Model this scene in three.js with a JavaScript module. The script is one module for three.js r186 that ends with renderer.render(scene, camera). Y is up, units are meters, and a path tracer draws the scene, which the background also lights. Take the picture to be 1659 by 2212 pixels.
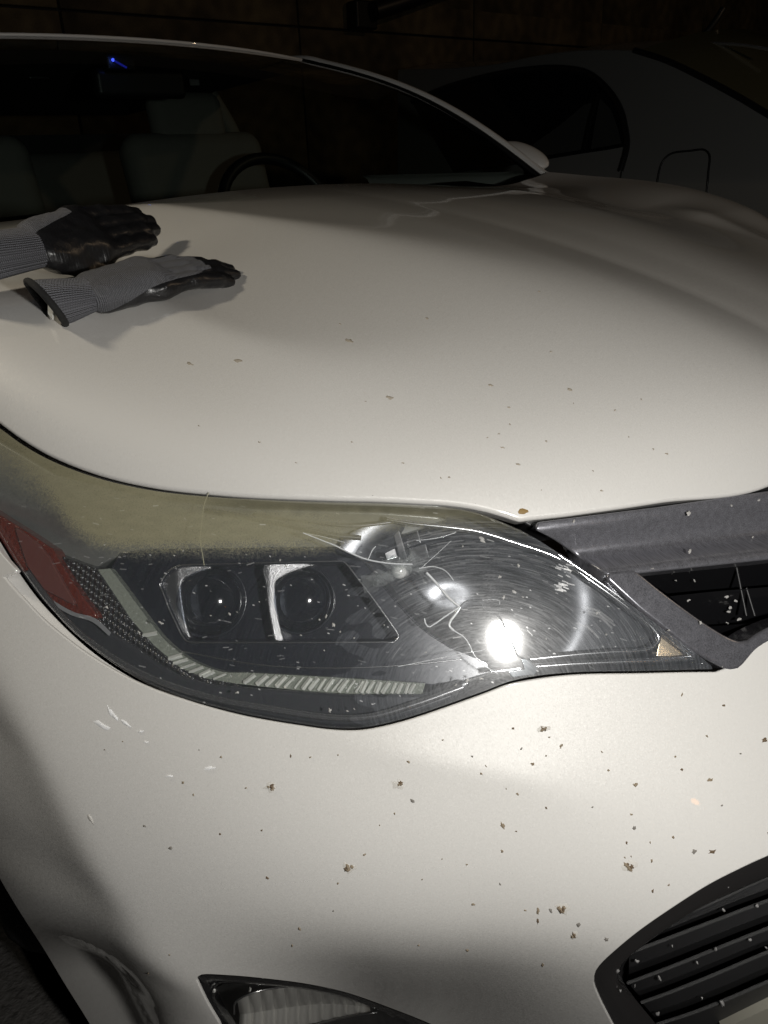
import * as THREE from 'three';
import { mergeGeometries } from 'three/addons/utils/BufferGeometryUtils.js';
import { MarchingCubes } from 'three/addons/objects/MarchingCubes.js';
import { RoundedBoxGeometry } from 'three/addons/geometries/RoundedBoxGeometry.js';
import { createNoise2D, createNoise3D } from 'simplex-noise';

// ---------------------------------------------------------------- camera, lights, exposure
const scene = new THREE.Scene();
scene.background = new THREE.Color(0x000000);
const V = (x, y, z) => new THREE.Vector3(x, y, z);
const EYE = V(-0.8, 1.03, 0.22), HEADING = 37 * Math.PI / 180, PITCH = 24.5 * Math.PI / 180, ROLL = 2.5 * Math.PI / 180;
const HALF = 0.665;                                   // tangent of half the vertical field of view
const fwd = V(Math.sin(HEADING) * Math.cos(PITCH), -Math.sin(PITCH), -Math.cos(HEADING) * Math.cos(PITCH));
const right0 = V(Math.cos(HEADING), 0, Math.sin(HEADING)), up0 = right0.clone().cross(fwd);
const right = right0.clone().multiplyScalar(Math.cos(ROLL)).addScaledVector(up0, -Math.sin(ROLL));
const up = up0.clone().multiplyScalar(Math.cos(ROLL)).addScaledVector(right0, Math.sin(ROLL));
const camera = new THREE.PerspectiveCamera(2 * Math.atan(HALF) * 180 / Math.PI, 768 / 1024, 0.02, 60);
camera.position.copy(EYE); camera.up.copy(up); camera.lookAt(EYE.clone().add(fwd));

const renderer = new THREE.WebGLRenderer({ antialias: true });
renderer.toneMapping = THREE.LinearToneMapping;
renderer.toneMappingExposure = 1;
renderer.shadowMap.enabled = true;

// a torch held just right of the phone: the main light
const torch = new THREE.PointLight(new THREE.Color(1.0, 0.978, 0.935), 1.62);
torch.name = 'hand_torch_light'; torch.position.set(-0.645, 1.035, 0.43);
torch.shadow.radius = 1.1; torch.castShadow = true; scene.add(torch);
// a work lamp beside the windscreen on the passenger side: it throws the gloves' shadows across the hood
const workLamp = new THREE.SpotLight(new THREE.Color(1.0, 0.90, 0.72), 0.85, 0, 0.80, 0.6);
workLamp.name = 'work_lamp_light'; workLamp.position.set(-1.02, 1.48, -0.92); workLamp.target.position.set(-0.52, 0.86, -0.50);
workLamp.shadow.radius = 2.0; workLamp.castShadow = true; scene.add(workLamp, workLamp.target);
// a weak warm fill lamp, added unseen to brighten the surroundings, and an amber indicator behind the photographer
const fillLamp = new THREE.PointLight(new THREE.Color(1.0, 0.72, 0.46), 2.2);
fillLamp.name = 'fill_lamp_light'; fillLamp.position.set(3.4, 2.9, 1.4); fillLamp.shadow.radius = 4; fillLamp.castShadow = true; scene.add(fillLamp);

// ---------------------------------------------------------------- helpers
let seed = 12345;
const rnd = () => { seed = (seed * 1664525 + 1013904223) >>> 0; return seed / 4294967296; };
const n2 = createNoise2D(rnd), n3 = createNoise3D(rnd);
const clamp = (x, a, b) => Math.min(b, Math.max(a, x)), lerp = (a, b, t) => a + (b - a) * t;
const smooth = (a, b, x) => { const t = clamp((x - a) / (b - a), 0, 1); return t * t * (3 - 2 * t); };
const softplus = (x, w) => x / w > 30 ? x : w * Math.log1p(Math.exp(x / w));
// photograph pixels (in a 1659 x 2212 frame) give directions only; distances come from the surfaces below
const rayDir = (px, py) => { const k = HALF / 1106; return fwd.clone().addScaledVector(right, (px - 829.5) * k).addScaledVector(up, (1106 - py) * k); };
const toPx = (p) => { const d = p.clone().sub(EYE), z = d.dot(fwd), k = HALF / 1106; return [829.5 + d.dot(right) / z / k, 1106 - d.dot(up) / z / k]; };
// monotone cubic through points
function pchip(xs, ys) {
  const n = xs.length, h = [], m = [], d = [];
  for (let i = 0; i < n - 1; i++) { h.push(xs[i + 1] - xs[i]); m.push((ys[i + 1] - ys[i]) / h[i]); }
  d[0] = m[0]; d[n - 1] = m[n - 2];
  for (let i = 1; i < n - 1; i++) { const a = 2 * h[i] + h[i - 1], b = h[i] + 2 * h[i - 1]; d[i] = m[i - 1] * m[i] <= 0 ? 0 : (a + b) / (a / m[i - 1] + b / m[i]); }
  return (x) => {
    if (x <= xs[0]) return ys[0] + d[0] * (x - xs[0]);
    if (x >= xs[n - 1]) return ys[n - 1] + d[n - 1] * (x - xs[n - 1]);
    let i = 0; while (x > xs[i + 1]) i++;
    const t = (x - xs[i]) / h[i], t2 = t * t, t3 = t2 * t;
    return ys[i] * (2 * t3 - 3 * t2 + 1) + h[i] * d[i] * (t3 - 2 * t2 + t) + ys[i + 1] * (3 * t2 - 2 * t3) + h[i] * d[i + 1] * (t3 - t2);
  };
}
function polyfit(xs, ys, deg) {                       // least squares
  const n = deg + 1, A = [...Array(n)].map(() => new Float64Array(n + 1));
  xs.forEach((x, k) => { for (let i = 0; i < n; i++) { for (let j = 0; j < n; j++) A[i][j] += x ** (i + j); A[i][n] += ys[k] * x ** i; } });
  for (let i = 0; i < n; i++) {
    let p = i; for (let r = i + 1; r < n; r++) if (Math.abs(A[r][i]) > Math.abs(A[p][i])) p = r;
    [A[i], A[p]] = [A[p], A[i]];
    for (let r = 0; r < n; r++) if (r !== i) { const f = A[r][i] / A[i][i]; for (let c = i; c <= n; c++) A[r][c] -= f * A[i][c]; }
  }
  const c = A.map((row, i) => row[n] / row[i]);
  return (x) => c.reduce((s, a, i) => s + a * x ** i, 0);
}
// a closed or open polyline through points, rounded by a Catmull-Rom curve and resampled
const flow = (pts, n, closed = false) => {
  const c = new THREE.CatmullRomCurve3(pts.map(([x, y]) => V(x, y, 0)), closed, 'centripetal');
  return c.getSpacedPoints(n).map((p) => [p.x, p.y]).slice(0, closed ? -1 : undefined);
};
const resample = (poly, step) => {
  const out = [];
  poly.forEach((a, i) => { const b = poly[(i + 1) % poly.length], L = Math.hypot(b[0] - a[0], b[1] - a[1]), n = Math.max(1, Math.round(L / step)); for (let k = 0; k < n; k++) out.push([lerp(a[0], b[0], k / n), lerp(a[1], b[1], k / n)]); });
  return out;
};
const area = (poly) => poly.reduce((s, a, i) => { const b = poly[(i + 1) % poly.length]; return s + a[0] * b[1] - b[0] * a[1]; }, 0) / 2;
const inside = (poly, x, y) => { let c = false; for (let i = 0, j = poly.length - 1; i < poly.length; j = i++) { const [xi, yi] = poly[i], [xj, yj] = poly[j]; if ((yi > y) !== (yj > y) && x < (xj - xi) * (y - yi) / (yj - yi) + xi) c = !c; } return c; };
// polygon moved inwards (d > 0) or outwards
function inset(poly, d) {
  const s = area(poly) > 0 ? 1 : -1, n = poly.length;
  return poly.map((p, i) => {
    const a = poly[(i + n - 1) % n], b = poly[(i + 1) % n];
    let e1 = [p[0] - a[0], p[1] - a[1]], e2 = [b[0] - p[0], b[1] - p[1]]; const l1 = Math.hypot(...e1) || 1, l2 = Math.hypot(...e2) || 1;
    const n1 = [-e1[1] / l1, e1[0] / l1], n2_ = [-e2[1] / l2, e2[0] / l2], m = [n1[0] + n2_[0], n1[1] + n2_[1]], q = Math.max(0.5, (m[0] * m[0] + m[1] * m[1]) / 2);
    return [p[0] + s * d * m[0] / q, p[1] + s * d * m[1] / q];
  });
}
function clipCell(poly, x0, y0, x1, y1) {
  let out = poly;
  for (const [ax, v, sgn] of [[0, x0, 1], [0, x1, -1], [1, y0, 1], [1, y1, -1]]) {
    const src = out; out = [];
    for (let i = 0; i < src.length; i++) {
      const a = src[i], b = src[(i + 1) % src.length], da = (a[ax] - v) * sgn, db = (b[ax] - v) * sgn;
      if (da >= 0) out.push(a);
      if ((da >= 0) !== (db >= 0)) { const t = da / (da - db), q = [lerp(a[0], b[0], t), lerp(a[1], b[1], t)]; q[ax] = v; out.push(q); }
    }
    if (out.length < 3) return [];
  }
  return out;
}
// A curved panel: polygon `poly` in the parameter plane, meshed on a grid of `step`, every vertex put on the surface by map(u, v) -> { p, n, uv }.
// lip = [radius, depth, steps]: the edge rolls over by that radius and runs on inwards by that depth.
function panel(poly, step, map, { lip, holes = [], shift, stepV = step } = {}) {
  poly = resample(poly, Math.min(step, stepV));
  const rims = [poly, ...holes.map((h) => resample(h, Math.min(step, stepV)))];
  for (const h of rims.slice(1)) {                     // a hole joins the outline through a slit
    let bi = 0, bj = 0, bd = 1e9; poly.forEach((a, i) => h.forEach((b, j) => { const d = Math.hypot(a[0] - b[0], a[1] - b[1]); if (d < bd) { bd = d; bi = i; bj = j; } }));
    let hh = [...h.slice(bj), ...h.slice(0, bj + 1)]; if (area(h) * area(poly) > 0) hh.reverse();
    poly = [...poly.slice(0, bi + 1), ...hh, ...poly.slice(bi)];
  }
  holes = [];
  const P = [], N = [], T = [], I = [], key = new Map();
  const vert = (x, y) => {
    const k = Math.round(x / step * 2000) + ',' + Math.round(y / stepV * 2000);
    if (!key.has(k)) { const h = map(x, y); if (shift) h.p.addScaledVector(h.n, shift(x, y, h)); key.set(k, P.length / 3); P.push(h.p.x, h.p.y, h.p.z); N.push(h.n.x, h.n.y, h.n.z); T.push(h.uv[0], h.uv[1]); }
    return key.get(k);
  };
  const q = (i) => V(P[i * 3], P[i * 3 + 1], P[i * 3 + 2]);
  const tri = (a, b, c) => {
    if (a === b || b === c || a === c) return;
    const pa = q(a), g = q(b).sub(pa).cross(q(c).sub(pa)), s = g.x * N[a * 3] + g.y * N[a * 3 + 1] + g.z * N[a * 3 + 2];
    if (s >= 0) I.push(a, b, c); else I.push(a, c, b);
  };
  const xs = poly.map((p) => p[0]), ys = poly.map((p) => p[1]);
  const X0 = Math.floor(Math.min(...xs) / step), X1 = Math.ceil(Math.max(...xs) / step), Y0 = Math.floor(Math.min(...ys) / stepV), Y1 = Math.ceil(Math.max(...ys) / stepV);
  const edge = new Set(), all = [poly, ...holes];
  for (const pl of all) pl.forEach((a, i) => {
    const b = pl[(i + 1) % pl.length], n = Math.max(2, Math.ceil(Math.max(Math.abs(b[0] - a[0]) / step, Math.abs(b[1] - a[1]) / stepV) * 6));
    for (let k = 0; k <= n; k++) { const x = lerp(a[0], b[0], k / n) / step, y = lerp(a[1], b[1], k / n) / stepV; for (const dx of [-1e-3, 1e-3]) for (const dy of [-1e-3, 1e-3]) edge.add(Math.floor(x + dx) + ',' + Math.floor(y + dy)); }
  });
  for (let i = X0; i < X1; i++) for (let j = Y0; j < Y1; j++) {
    const x0 = i * step, y0 = j * stepV, x1 = x0 + step, y1 = y0 + stepV;
    if (edge.has(i + ',' + j)) {
      const c = clipCell(poly, x0, y0, x1, y1); if (c.length < 3) continue;
      const clean = c.filter((p, k) => { const o = c[(k + 1) % c.length]; return Math.hypot(p[0] - o[0], p[1] - o[1]) > 1e-6; });
      if (clean.length < 3) continue;
      const v2 = clean.map(([x, y]) => new THREE.Vector2(x, y)), ids = clean.map(([x, y]) => vert(x, y));
      for (const [a, b, d] of THREE.ShapeUtils.triangulateShape(v2, [])) {
        if (holes.length && holes.some((h) => inside(h, (v2[a].x + v2[b].x + v2[d].x) / 3, (v2[a].y + v2[b].y + v2[d].y) / 3))) continue;
        tri(ids[a], ids[b], ids[d]);
      }
    } else if (inside(poly, x0 + step / 2, y0 + stepV / 2) && !holes.some((h) => inside(h, x0 + step / 2, y0 + stepV / 2))) {
      const a = vert(x0, y0), b = vert(x1, y0), c = vert(x1, y1), d = vert(x0, y1); tri(a, b, c); tri(a, c, d);
    }
  }
  if (lip) for (const pl of rims) {
    const [r, depth, rings = 4] = lip, pts = pl, hs = pts.map(([x, y]) => { const h = map(x, y); if (shift) h.p.addScaledVector(h.n, shift(x, y, h)); return h; });
    const n = pts.length, sgn = 1, base = P.length / 3;
    // which way is outwards: step the polygon a little and compare
    const outs = hs.map((h, i) => hs[(i + 1) % n].p.clone().sub(hs[(i + n - 1) % n].p).cross(h.n).normalize());
    const mid = Math.floor(n / 3), o2 = inset(pts, -step * 0.2 * (pl === rims[0] ? 1 : -1))[mid], probe = map(o2[0], o2[1]).p.sub(map(pts[mid][0], pts[mid][1]).p).dot(outs[mid]);
    const s = probe >= 0 ? 1 : -1;
    hs.forEach((h, i) => {
      const o = outs[i].multiplyScalar(s);
      for (let k = 0; k <= rings + 1; k++) {
        const a = Math.min(k / rings, 1) * Math.PI / 2, p = h.p.clone().addScaledVector(o, r * Math.sin(a)).addScaledVector(h.n, -r * (1 - Math.cos(a)) - (k > rings ? depth : 0)), nn = h.n.clone().multiplyScalar(Math.cos(a)).addScaledVector(o, Math.sin(a));
        P.push(p.x, p.y, p.z); N.push(nn.x, nn.y, nn.z); T.push(h.uv[0], h.uv[1] + k * 0.002);
      }
    });
    const R = rings + 2;
    for (let i = 0; i < n; i++) for (let k = 0; k < R - 1; k++) { const a = base + i * R + k, b = base + ((i + 1) % n) * R + k; tri(a, b, b + 1); tri(a, b + 1, a + 1); }
  }
  const g = new THREE.BufferGeometry();
  g.setAttribute('position', new THREE.Float32BufferAttribute(P, 3)); g.setAttribute('normal', new THREE.Float32BufferAttribute(N, 3)); g.setAttribute('uv', new THREE.Float32BufferAttribute(T, 2)); g.setIndex(I);
  return g;
}
const names = new Map();
const numbered = (n) => { const k = names.get(n) || 0; names.set(n, k + 1); return k ? n + '_' + String(k).padStart(3, '0') : n; };
function put(name, g, m, parent) { const o = new THREE.Mesh(g, m); o.name = parent === scene ? numbered(name) : name; parent.add(o); return o; }
function thing(name, label, category, group) { const o = new THREE.Group(); o.name = numbered(name); o.userData = { label, category }; if (group) o.userData.group = group; scene.add(o); return o; }
// a tube along 3-D points
const tube = (pts, r, seg = 6, n = pts.length * 3, closed = false) => new THREE.TubeGeometry(new THREE.CatmullRomCurve3(pts, closed, 'centripetal'), n, r, seg, closed);
function dataTex(w, h, fn, srgb = false) {
  const d = new Uint8Array(w * h * 4);
  for (let y = 0; y < h; y++) for (let x = 0; x < w; x++) { const c = fn(x, y); for (let k = 0; k < 4; k++) d[(y * w + x) * 4 + k] = clamp(Math.round(c[k] * 255), 0, 255); }
  const t = new THREE.DataTexture(d, w, h); t.wrapS = t.wrapT = THREE.RepeatWrapping; t.magFilter = THREE.LinearFilter; t.minFilter = THREE.LinearFilter; if (srgb) t.colorSpace = THREE.SRGBColorSpace; t.needsUpdate = true; return t;
}
const rep = (t, a, b = a) => { const c = t.clone(); c.repeat.set(a, b); c.needsUpdate = true; return c; };

// ---------------------------------------------------------------- the car's body as surfaces
// hood: height over the ground plane, rolling over at its front edge
const zEdge = (x) => { const q = x * x; return -0.05 - 0.711 * q - 0.0777 * q * q - 1.658 * q ** 4; };
const yEdge = (x) => 0.775 + 0.54 * Math.min(Math.abs(x), 0.78) ** 6;
const creaseA = pchip([-1.2, -1.05, -0.86, -0.65, -0.47, -0.27, -0.10], [0.50, 0.43, 0.36, 0.29, 0.22, 0.145, 0.10]);
const creaseB = pchip([-0.75, -0.54, -0.43, -0.324, -0.232, -0.1], [0.57, 0.521, 0.483, 0.445, 0.400, 0.34]);
function hoodY(x, z) {
  const a = Math.min(Math.abs(x), 0.8), d = zEdge(a) - z;
  let y = yEdge(a) + 0.026 * (1 - Math.exp(-Math.max(d, -0.05) / 0.035)) + (0.231 - 0.11 * a * a) * (1 - Math.exp(-Math.max(d, -0.05) / 0.55));
  y += 0.036 * smooth(0.45, 0.72, a) * smooth(-0.30, -0.58, z) * smooth(-1.08, -0.62, z);        // the fender tops stand a little proud
  // two creases on each half run forward from the windscreen and die out towards the grille
  const sa = a - creaseA(z), wa = lerp(0.005, 0.05, smooth(-0.75, -0.1, z)), sb = a - creaseB(z), wb = 0.006 + 0.05 * smooth(-0.42, -0.2, z);
  y -= (0.32 - 0.20 * smooth(-0.1, 0.1, x)) * smooth(-1.10, -0.84, z) * (softplus(sa, wa) - softplus(sa, 0.14)) + 0.34 * smooth(-0.70, -0.56, z) * smooth(-0.12, -0.34, z) * (softplus(sb, wb) - softplus(sb, 0.08));
  return y;
}
const hoodN = (x, z) => { const e = 0.002; return V(-(hoodY(x + e, z) - hoodY(x - e, z)) / (2 * e), 1, -(hoodY(x, z + e) - hoodY(x, z - e)) / (2 * e)).normalize(); };
function hitHood(px, py, off = 0) {
  const d = rayDir(px, py); let t = 0.25, prev = 1;
  const f = (t) => EYE.y + d.y * t - hoodY(EYE.x + d.x * t, EYE.z + d.z * t) - off;
  for (; t < 3.2; t += 0.01) { const v = f(t); if (v < 0 && prev >= 0) break; prev = v; }
  let a = t - 0.01, b = t; for (let i = 0; i < 30; i++) { const m = (a + b) / 2; if (f(m) > 0) a = m; else b = m; }
  return EYE.clone().addScaledVector(d, b);
}
// the edge of the hood over the headlight and the grille, read off the photograph
const HOODPX = [[1659, 1042], [1422, 1076], [1242, 1102], [1123, 1116], [1071, 1099], [1031, 1089], [971, 1080], [911, 1076], [830, 1072], [700, 1069], [550, 1064], [425, 1055], [325, 1043], [215, 1018], [115, 980], [50, 943], [0, 907]];
const HOODXZ = HOODPX.map(([x, y]) => { const p = hitHood(x, y); return [p.x, p.z, p.y]; });
// front and side below that edge: distance from an upright axis, by bearing and height
const AX = -0.05, AZ = -0.85;
const polar = HOODXZ.map(([x, z, y]) => [Math.atan2(-(x - AX), z - AZ), Math.hypot(x - AX, z - AZ), y]);
const sideR = [[1.25, 0.728], [1.45, 0.728], [1.7, 0.735], [-0.15, 0.80], [-0.35, 0.79]];
const RE = polyfit([...polar.map((p) => p[0]), ...sideR.map((p) => p[0])], [...polar.map((p) => p[1]), ...sideR.map((p) => p[1])], 5);
const YE = polyfit([...polar.map((p) => p[0]), 1.25, 1.45, 1.7, -0.15, -0.35], [...polar.map((p) => p[2]), 0.885, 0.92, 0.94, 0.775, 0.775], 5);
const integ = (xs, ss) => { const f = pchip(xs, ss), n = 400, a = xs[0], b = xs[xs.length - 1], ys = [0]; for (let i = 1; i <= n; i++) ys.push(ys[i - 1] + f(a + (i - 0.5) / n * (b - a)) * (b - a) / n); const z = -a / (b - a) * n, z0 = lerp(ys[Math.floor(z)], ys[Math.floor(z) + 1], z % 1); return (x) => { const t = clamp((x - a) / (b - a), 0, 1) * n, i = Math.min(n - 1, Math.floor(t)); return lerp(ys[i], ys[i + 1], t - i) - z0; }; };
// outward slope against the drop below the hood edge: towards the grille, and towards the corner
const outGrille = integ([-0.08, 0, 0.05, 0.10, 0.15, 0.20, 0.26, 0.31, 0.40, 0.48, 0.60, 0.75], [0.85, 0.75, 0.68, 0.66, 0.70, 0.66, 0.42, 0.14, -0.10, -0.24, -0.35, -0.4]);
const outMid = integ([-0.08, 0, 0.05, 0.10, 0.15, 0.20, 0.26, 0.31, 0.36, 0.42, 0.60, 0.75], [0.85, 0.75, 0.66, 0.62, 0.60, 0.48, 0.14, -0.26, -0.44, -0.46, -0.30, -0.2]);
const outCorner = integ([-0.08, 0, 0.05, 0.10, 0.15, 0.20, 0.26, 0.31, 0.40, 0.48, 0.60, 0.75], [0.85, 0.75, 0.66, 0.60, 0.55, 0.42, 0.28, 0.18, 0.10, 0.06, 0.02, 0]);
const cornerTh = pchip([0.25, 0.40, 0.46, 0.50, 0.535, 0.59, 0.645, 0.70], [0.74, 0.785, 0.825, 0.842, 0.865, 0.90, 0.94, 0.98]);
function bodyR(th, y) {
  const d = YE(th) - y;
  let r = RE(th) + 0.045 * softplus(0.55 - th, 0.07) * smooth(-0.01, 0.07, d);
  const w1 = smooth(0.25, 0.55, th), w2 = smooth(0.62, 0.86, th);
  r += lerp(lerp(outGrille(d), outMid(d), w1), outCorner(d), w2);
  const yr = lerp(0.592, 0.641, clamp((th - 0.369) / 0.261, -1, 1.3)) - y;      // a soft ridge below the headlight that fades out to both sides
  r -= 0.34 * smooth(0.22, 0.40, th) * smooth(0.70, 0.56, th) * (softplus(yr, 0.003 + 0.012 * smooth(0.5, 0.38, th)) - softplus(yr, 0.022));
  const u = th - cornerTh(y), low = smooth(0.52, 0.37, y + 0.45 * Math.max(0, u));      // the corner where the front turns into the side
  r -= (0.38 * softplus(u, 0.010) - 0.22 * softplus(u - 0.05, 0.03) + low * (0.10 * softplus(u, 0.015) + 0.26 * softplus(u - 0.05, 0.02) - 0.55 * softplus(u - 0.22, 0.018))) * smooth(0.12, 0.22, d);
  return r;
}
const bodyF = (x, y, z) => Math.hypot(x - AX, z - AZ) - bodyR(Math.atan2(-(x - AX), z - AZ), y);
function bodyN(p) { const e = 0.0015; return V(bodyF(p.x + e, p.y, p.z) - bodyF(p.x - e, p.y, p.z), bodyF(p.x, p.y + e, p.z) - bodyF(p.x, p.y - e, p.z), bodyF(p.x, p.y, p.z + e) - bodyF(p.x, p.y, p.z - e)).normalize(); }
function hitBody(px, py, off = 0) {
  const d = rayDir(px, py), f = (t) => bodyF(EYE.x + d.x * t, EYE.y + d.y * t, EYE.z + d.z * t) - off;
  let t = 0.30; for (; t < 1.6; t += 0.01) if (f(t) < 0) break;
  let a = t - 0.01, b = t; for (let i = 0; i < 26; i++) { const m = (a + b) / 2; if (f(m) > 0) a = m; else b = m; }
  return EYE.clone().addScaledVector(d, b);
}
const bodyUV = (p) => [Math.atan2(-(p.x - AX), p.z - AZ) * 0.8, p.y];
const onBody = (off = 0) => (px, py) => {
  if (typeof off !== 'function') { const p = hitBody(px, py, off); return { p, n: bodyN(p), uv: bodyUV(p) }; }
  const h = (x, y) => hitBody(x, y, off(x, y)), p = h(px, py), e = 2.5, n = h(px + e, py).sub(h(px - e, py)).cross(h(px, py + e).sub(h(px, py - e))).normalize();
  if (n.dot(EYE.clone().sub(p)) < 0) n.negate();
  return { p, n, uv: bodyUV(p) };
};
const onHood = (off = 0) => (x, z) => ({ p: V(x, hoodY(x, z), z).addScaledVector(hoodN(x, z), off), n: hoodN(x, z), uv: [x, z] });
// reading of points in photograph pixels -> 3-D points on the body, `off` metres outside of it
const bodyPts = (pts, off) => pts.map(([x, y]) => hitBody(x, y, off));

// a small crusty spot on a surface: ragged outline, raised middle
function splat(px, py, r, map, h, stretch = 1 + rnd(), turn = rnd() * 6.283) {
  const n = 11, out = [], mid = [], ca = Math.cos(turn), sa = Math.sin(turn);
  for (let i = 0; i < n; i++) { const a = i / n * 6.283, k = 0.45 + 0.75 * rnd(), x = r * k * Math.cos(a) * stretch ** 0.5, y = r * k * Math.sin(a) / stretch ** 0.5; out.push([px + x * ca - y * sa, py + x * sa + y * ca]); mid.push([px + (x * ca - y * sa) * 0.55, py + (x * sa + y * ca) * 0.55]); }
  const P = [], I = [], T = [], add = (q, lift) => { const s = map(q[0], q[1]); s.p.addScaledVector(s.n, lift); P.push(s.p.x, s.p.y, s.p.z); T.push(s.uv[0] * 40, s.uv[1] * 40); };
  add([px, py], h * (0.6 + 0.5 * rnd())); mid.forEach((q) => add(q, h * (0.5 + 0.7 * rnd()))); out.forEach((q) => add(q, -0.0002));
  for (let i = 0; i < n; i++) { const j = (i + 1) % n; I.push(0, 1 + j, 1 + i, 1 + i, 1 + j, 1 + n + i, 1 + j, 1 + n + j, 1 + n + i); }
  const g = new THREE.BufferGeometry(); g.setAttribute('position', new THREE.Float32BufferAttribute(P, 3)); g.setAttribute('uv', new THREE.Float32BufferAttribute(T, 2)); g.setIndex(I); g.computeVertexNormals(); return g;
}

// ---------------------------------------------------------------- materials
const lin = (r, g, b) => new THREE.Color().setRGB(r, g, b);
const std = (c, roughness, metalness = 0, more = {}) => new THREE.MeshStandardMaterial({ color: c, roughness, metalness, ...more });
const phy = (c, roughness, metalness = 0, more = {}) => new THREE.MeshPhysicalMaterial({ color: c, roughness, metalness, ...more });
const flakeTex = dataTex(512, 512, () => { const a = rnd() * 6.283, r = Math.pow(rnd(), 2.2) * 0.42; return [0.5 + Math.cos(a) * r, 0.5 + Math.sin(a) * r, 1, 1]; });
const paint = phy(lin(0.70, 0.685, 0.655), 0.50, 0.06, { clearcoat: 1, clearcoatRoughness: 0.03, normalMap: rep(flakeTex, 3.2), normalScale: new THREE.Vector2(0.13, 0.13) });
const blackPlastic = std(lin(0.012, 0.012, 0.013), 0.45), blackGloss = phy(lin(0.008, 0.008, 0.009), 0.18, 0, { clearcoat: 0.6, clearcoatRoughness: 0.08 });

// ---------------------------------------------------------------- outlines read off the photograph
const LENS_TOP = [[-260, 760], [-120, 848], [0, 921], [50, 957], [115, 993], [215, 1030], [325, 1055], [425, 1067], [550, 1075], [700, 1081], [830, 1084], [911, 1088], [971, 1093], [1031, 1104], [1091, 1127], [1130, 1144]];
const LENS_SLOPE = [[1163, 1162], [1206, 1190], [1278, 1238], [1350, 1291], [1422, 1346], [1494, 1399], [1541, 1437]];
const LENS_BOTTOM = [[1543, 1449], [1470, 1451], [1386, 1453], [1242, 1456], [1152, 1465], [1098, 1477], [1051, 1495], [971, 1524], [891, 1551], [831, 1567], [779, 1576], [723, 1576], [651, 1567], [531, 1546], [400, 1512], [300, 1470], [200, 1405], [100, 1310], [50, 1246], [0, 1166], [-120, 960], [-260, 800]];
const LENS = [...flow(LENS_TOP, 90), ...flow(LENS_SLOPE, 40), ...flow(LENS_BOTTOM, 140)];

const cowlZ = (x) => -1.06 - 0.07 * (x / 0.74) ** 2;
const car = thing('white_car', 'pearl white sedan with a yellowed cracked headlight and stone chips on its bumper', 'car');

// hood
{
  const cowlEnd = [[-0.742, -1.06], [-0.735, -1.11]]; const edge = HOODXZ.map(([x, z]) => [x, z]), rear = [[-0.70, -0.56], [-0.73, -0.70], [-0.745, -0.86], [-0.745, -0.98], ...cowlEnd];
  const cowl = [-0.66, -0.5, -0.35, -0.18, 0, 0.18, 0.35, 0.5, 0.66].map((x) => [x, cowlZ(x)]);
  const mir = (l) => l.map(([x, z]) => [-x, z]).reverse();
  const near = [...flow([[0, -0.045], ...edge.slice(0, 4)], 40), ...flow(edge.slice(3), 120).slice(1), ...flow([edge[edge.length - 1], ...rear], 40).slice(1)];
  const poly = [...near, ...flow(cowl, 40), ...mir(near).slice(0, -1)];
  const g = panel(poly, 0.0125, onHood(), { lip: [0.004, 0.012, 4] });
  put('hood', g, paint, car);
}
// bumper
const FLANGE = [[-260, 905], [-120, 1060], [0, 1240], [50, 1297], [100, 1348], [200, 1424], [300, 1479], [400, 1516], [520, 1549], [651, 1572], [723, 1581], [779, 1581], [831, 1572], [891, 1556], [971, 1529], [1051, 1500], [1098, 1482], [1152, 1471], [1242, 1461], [1386, 1458], [1470, 1456], [1548, 1455]];
const FOG = [[422, 2118], [424, 2111], [433, 2105], [494, 2106], [590, 2115], [670, 2126], [750, 2144], [846, 2178], [929, 2211], [1000, 2245], [1040, 2300], [990, 2420], [560, 2440], [472, 2212], [446, 2168]];
const INTAKE = [[1280, 2112], [1283, 2100], [1295, 2083], [1330, 2050], [1380, 2009], [1450, 1960], [1530, 1909], [1600, 1873], [1659, 1846], [1760, 1806], [1960, 1750], [1960, 2500], [1480, 2500], [1400, 2360], [1320, 2212], [1289, 2150], [1280, 2125]];
const ARCH = [[-190, 1560], [-120, 1680], [0, 1898], [40, 1965], [95, 2050], [140, 2125], [190, 2205], [260, 2325], [340, 2440]];
{
  const topRight = [[1570, 1447], [1591, 1440], [1606, 1424], [1622, 1404], [1640, 1386], [1659, 1374], [1720, 1345], [1960, 1290]];
  const fog = flow(FOG.slice(0, 10), 60), fogLeft = flow([[472, 2212], [446, 2168], [422, 2118]], 16), intake = flow([[1960, 1750], [1760, 1806], [1659, 1846], [1600, 1873], [1530, 1909], [1450, 1960], [1380, 2009], [1330, 2050], [1295, 2083], [1283, 2100], [1280, 2112], [1280, 2125], [1289, 2150], [1320, 2212], [1400, 2360], [1450, 2460]], 90);
  const poly = [...flow(FLANGE, 160), ...flow(topRight, 40), ...intake, [1130, 2460], [1060, 2330], ...fog.reverse(), ...fogLeft.reverse(), [560, 2440], [340, 2460], ...flow(ARCH, 60).reverse()];
  const bumper = put('front_bumper', panel(poly, 11, onBody(), { lip: [0.0014, 0.001, 3] }), paint, car);
}
{ // amber indicator somewhere behind the photographer, mirrored in the bumper's clear coat
  const p = hitBody(1502, 1732), n = bodyN(p), v = EYE.clone().sub(p).normalize(), r = n.clone().multiplyScalar(2 * n.dot(v)).sub(v);
  const amber = new THREE.PointLight(new THREE.Color(1.0, 0.36, 0.02), 0.004); amber.name = 'amber_indicator_light'; amber.position.copy(p).addScaledVector(r, 1.1); amber.shadow.radius = 0.7; amber.castShadow = true; scene.add(amber);
}

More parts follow.
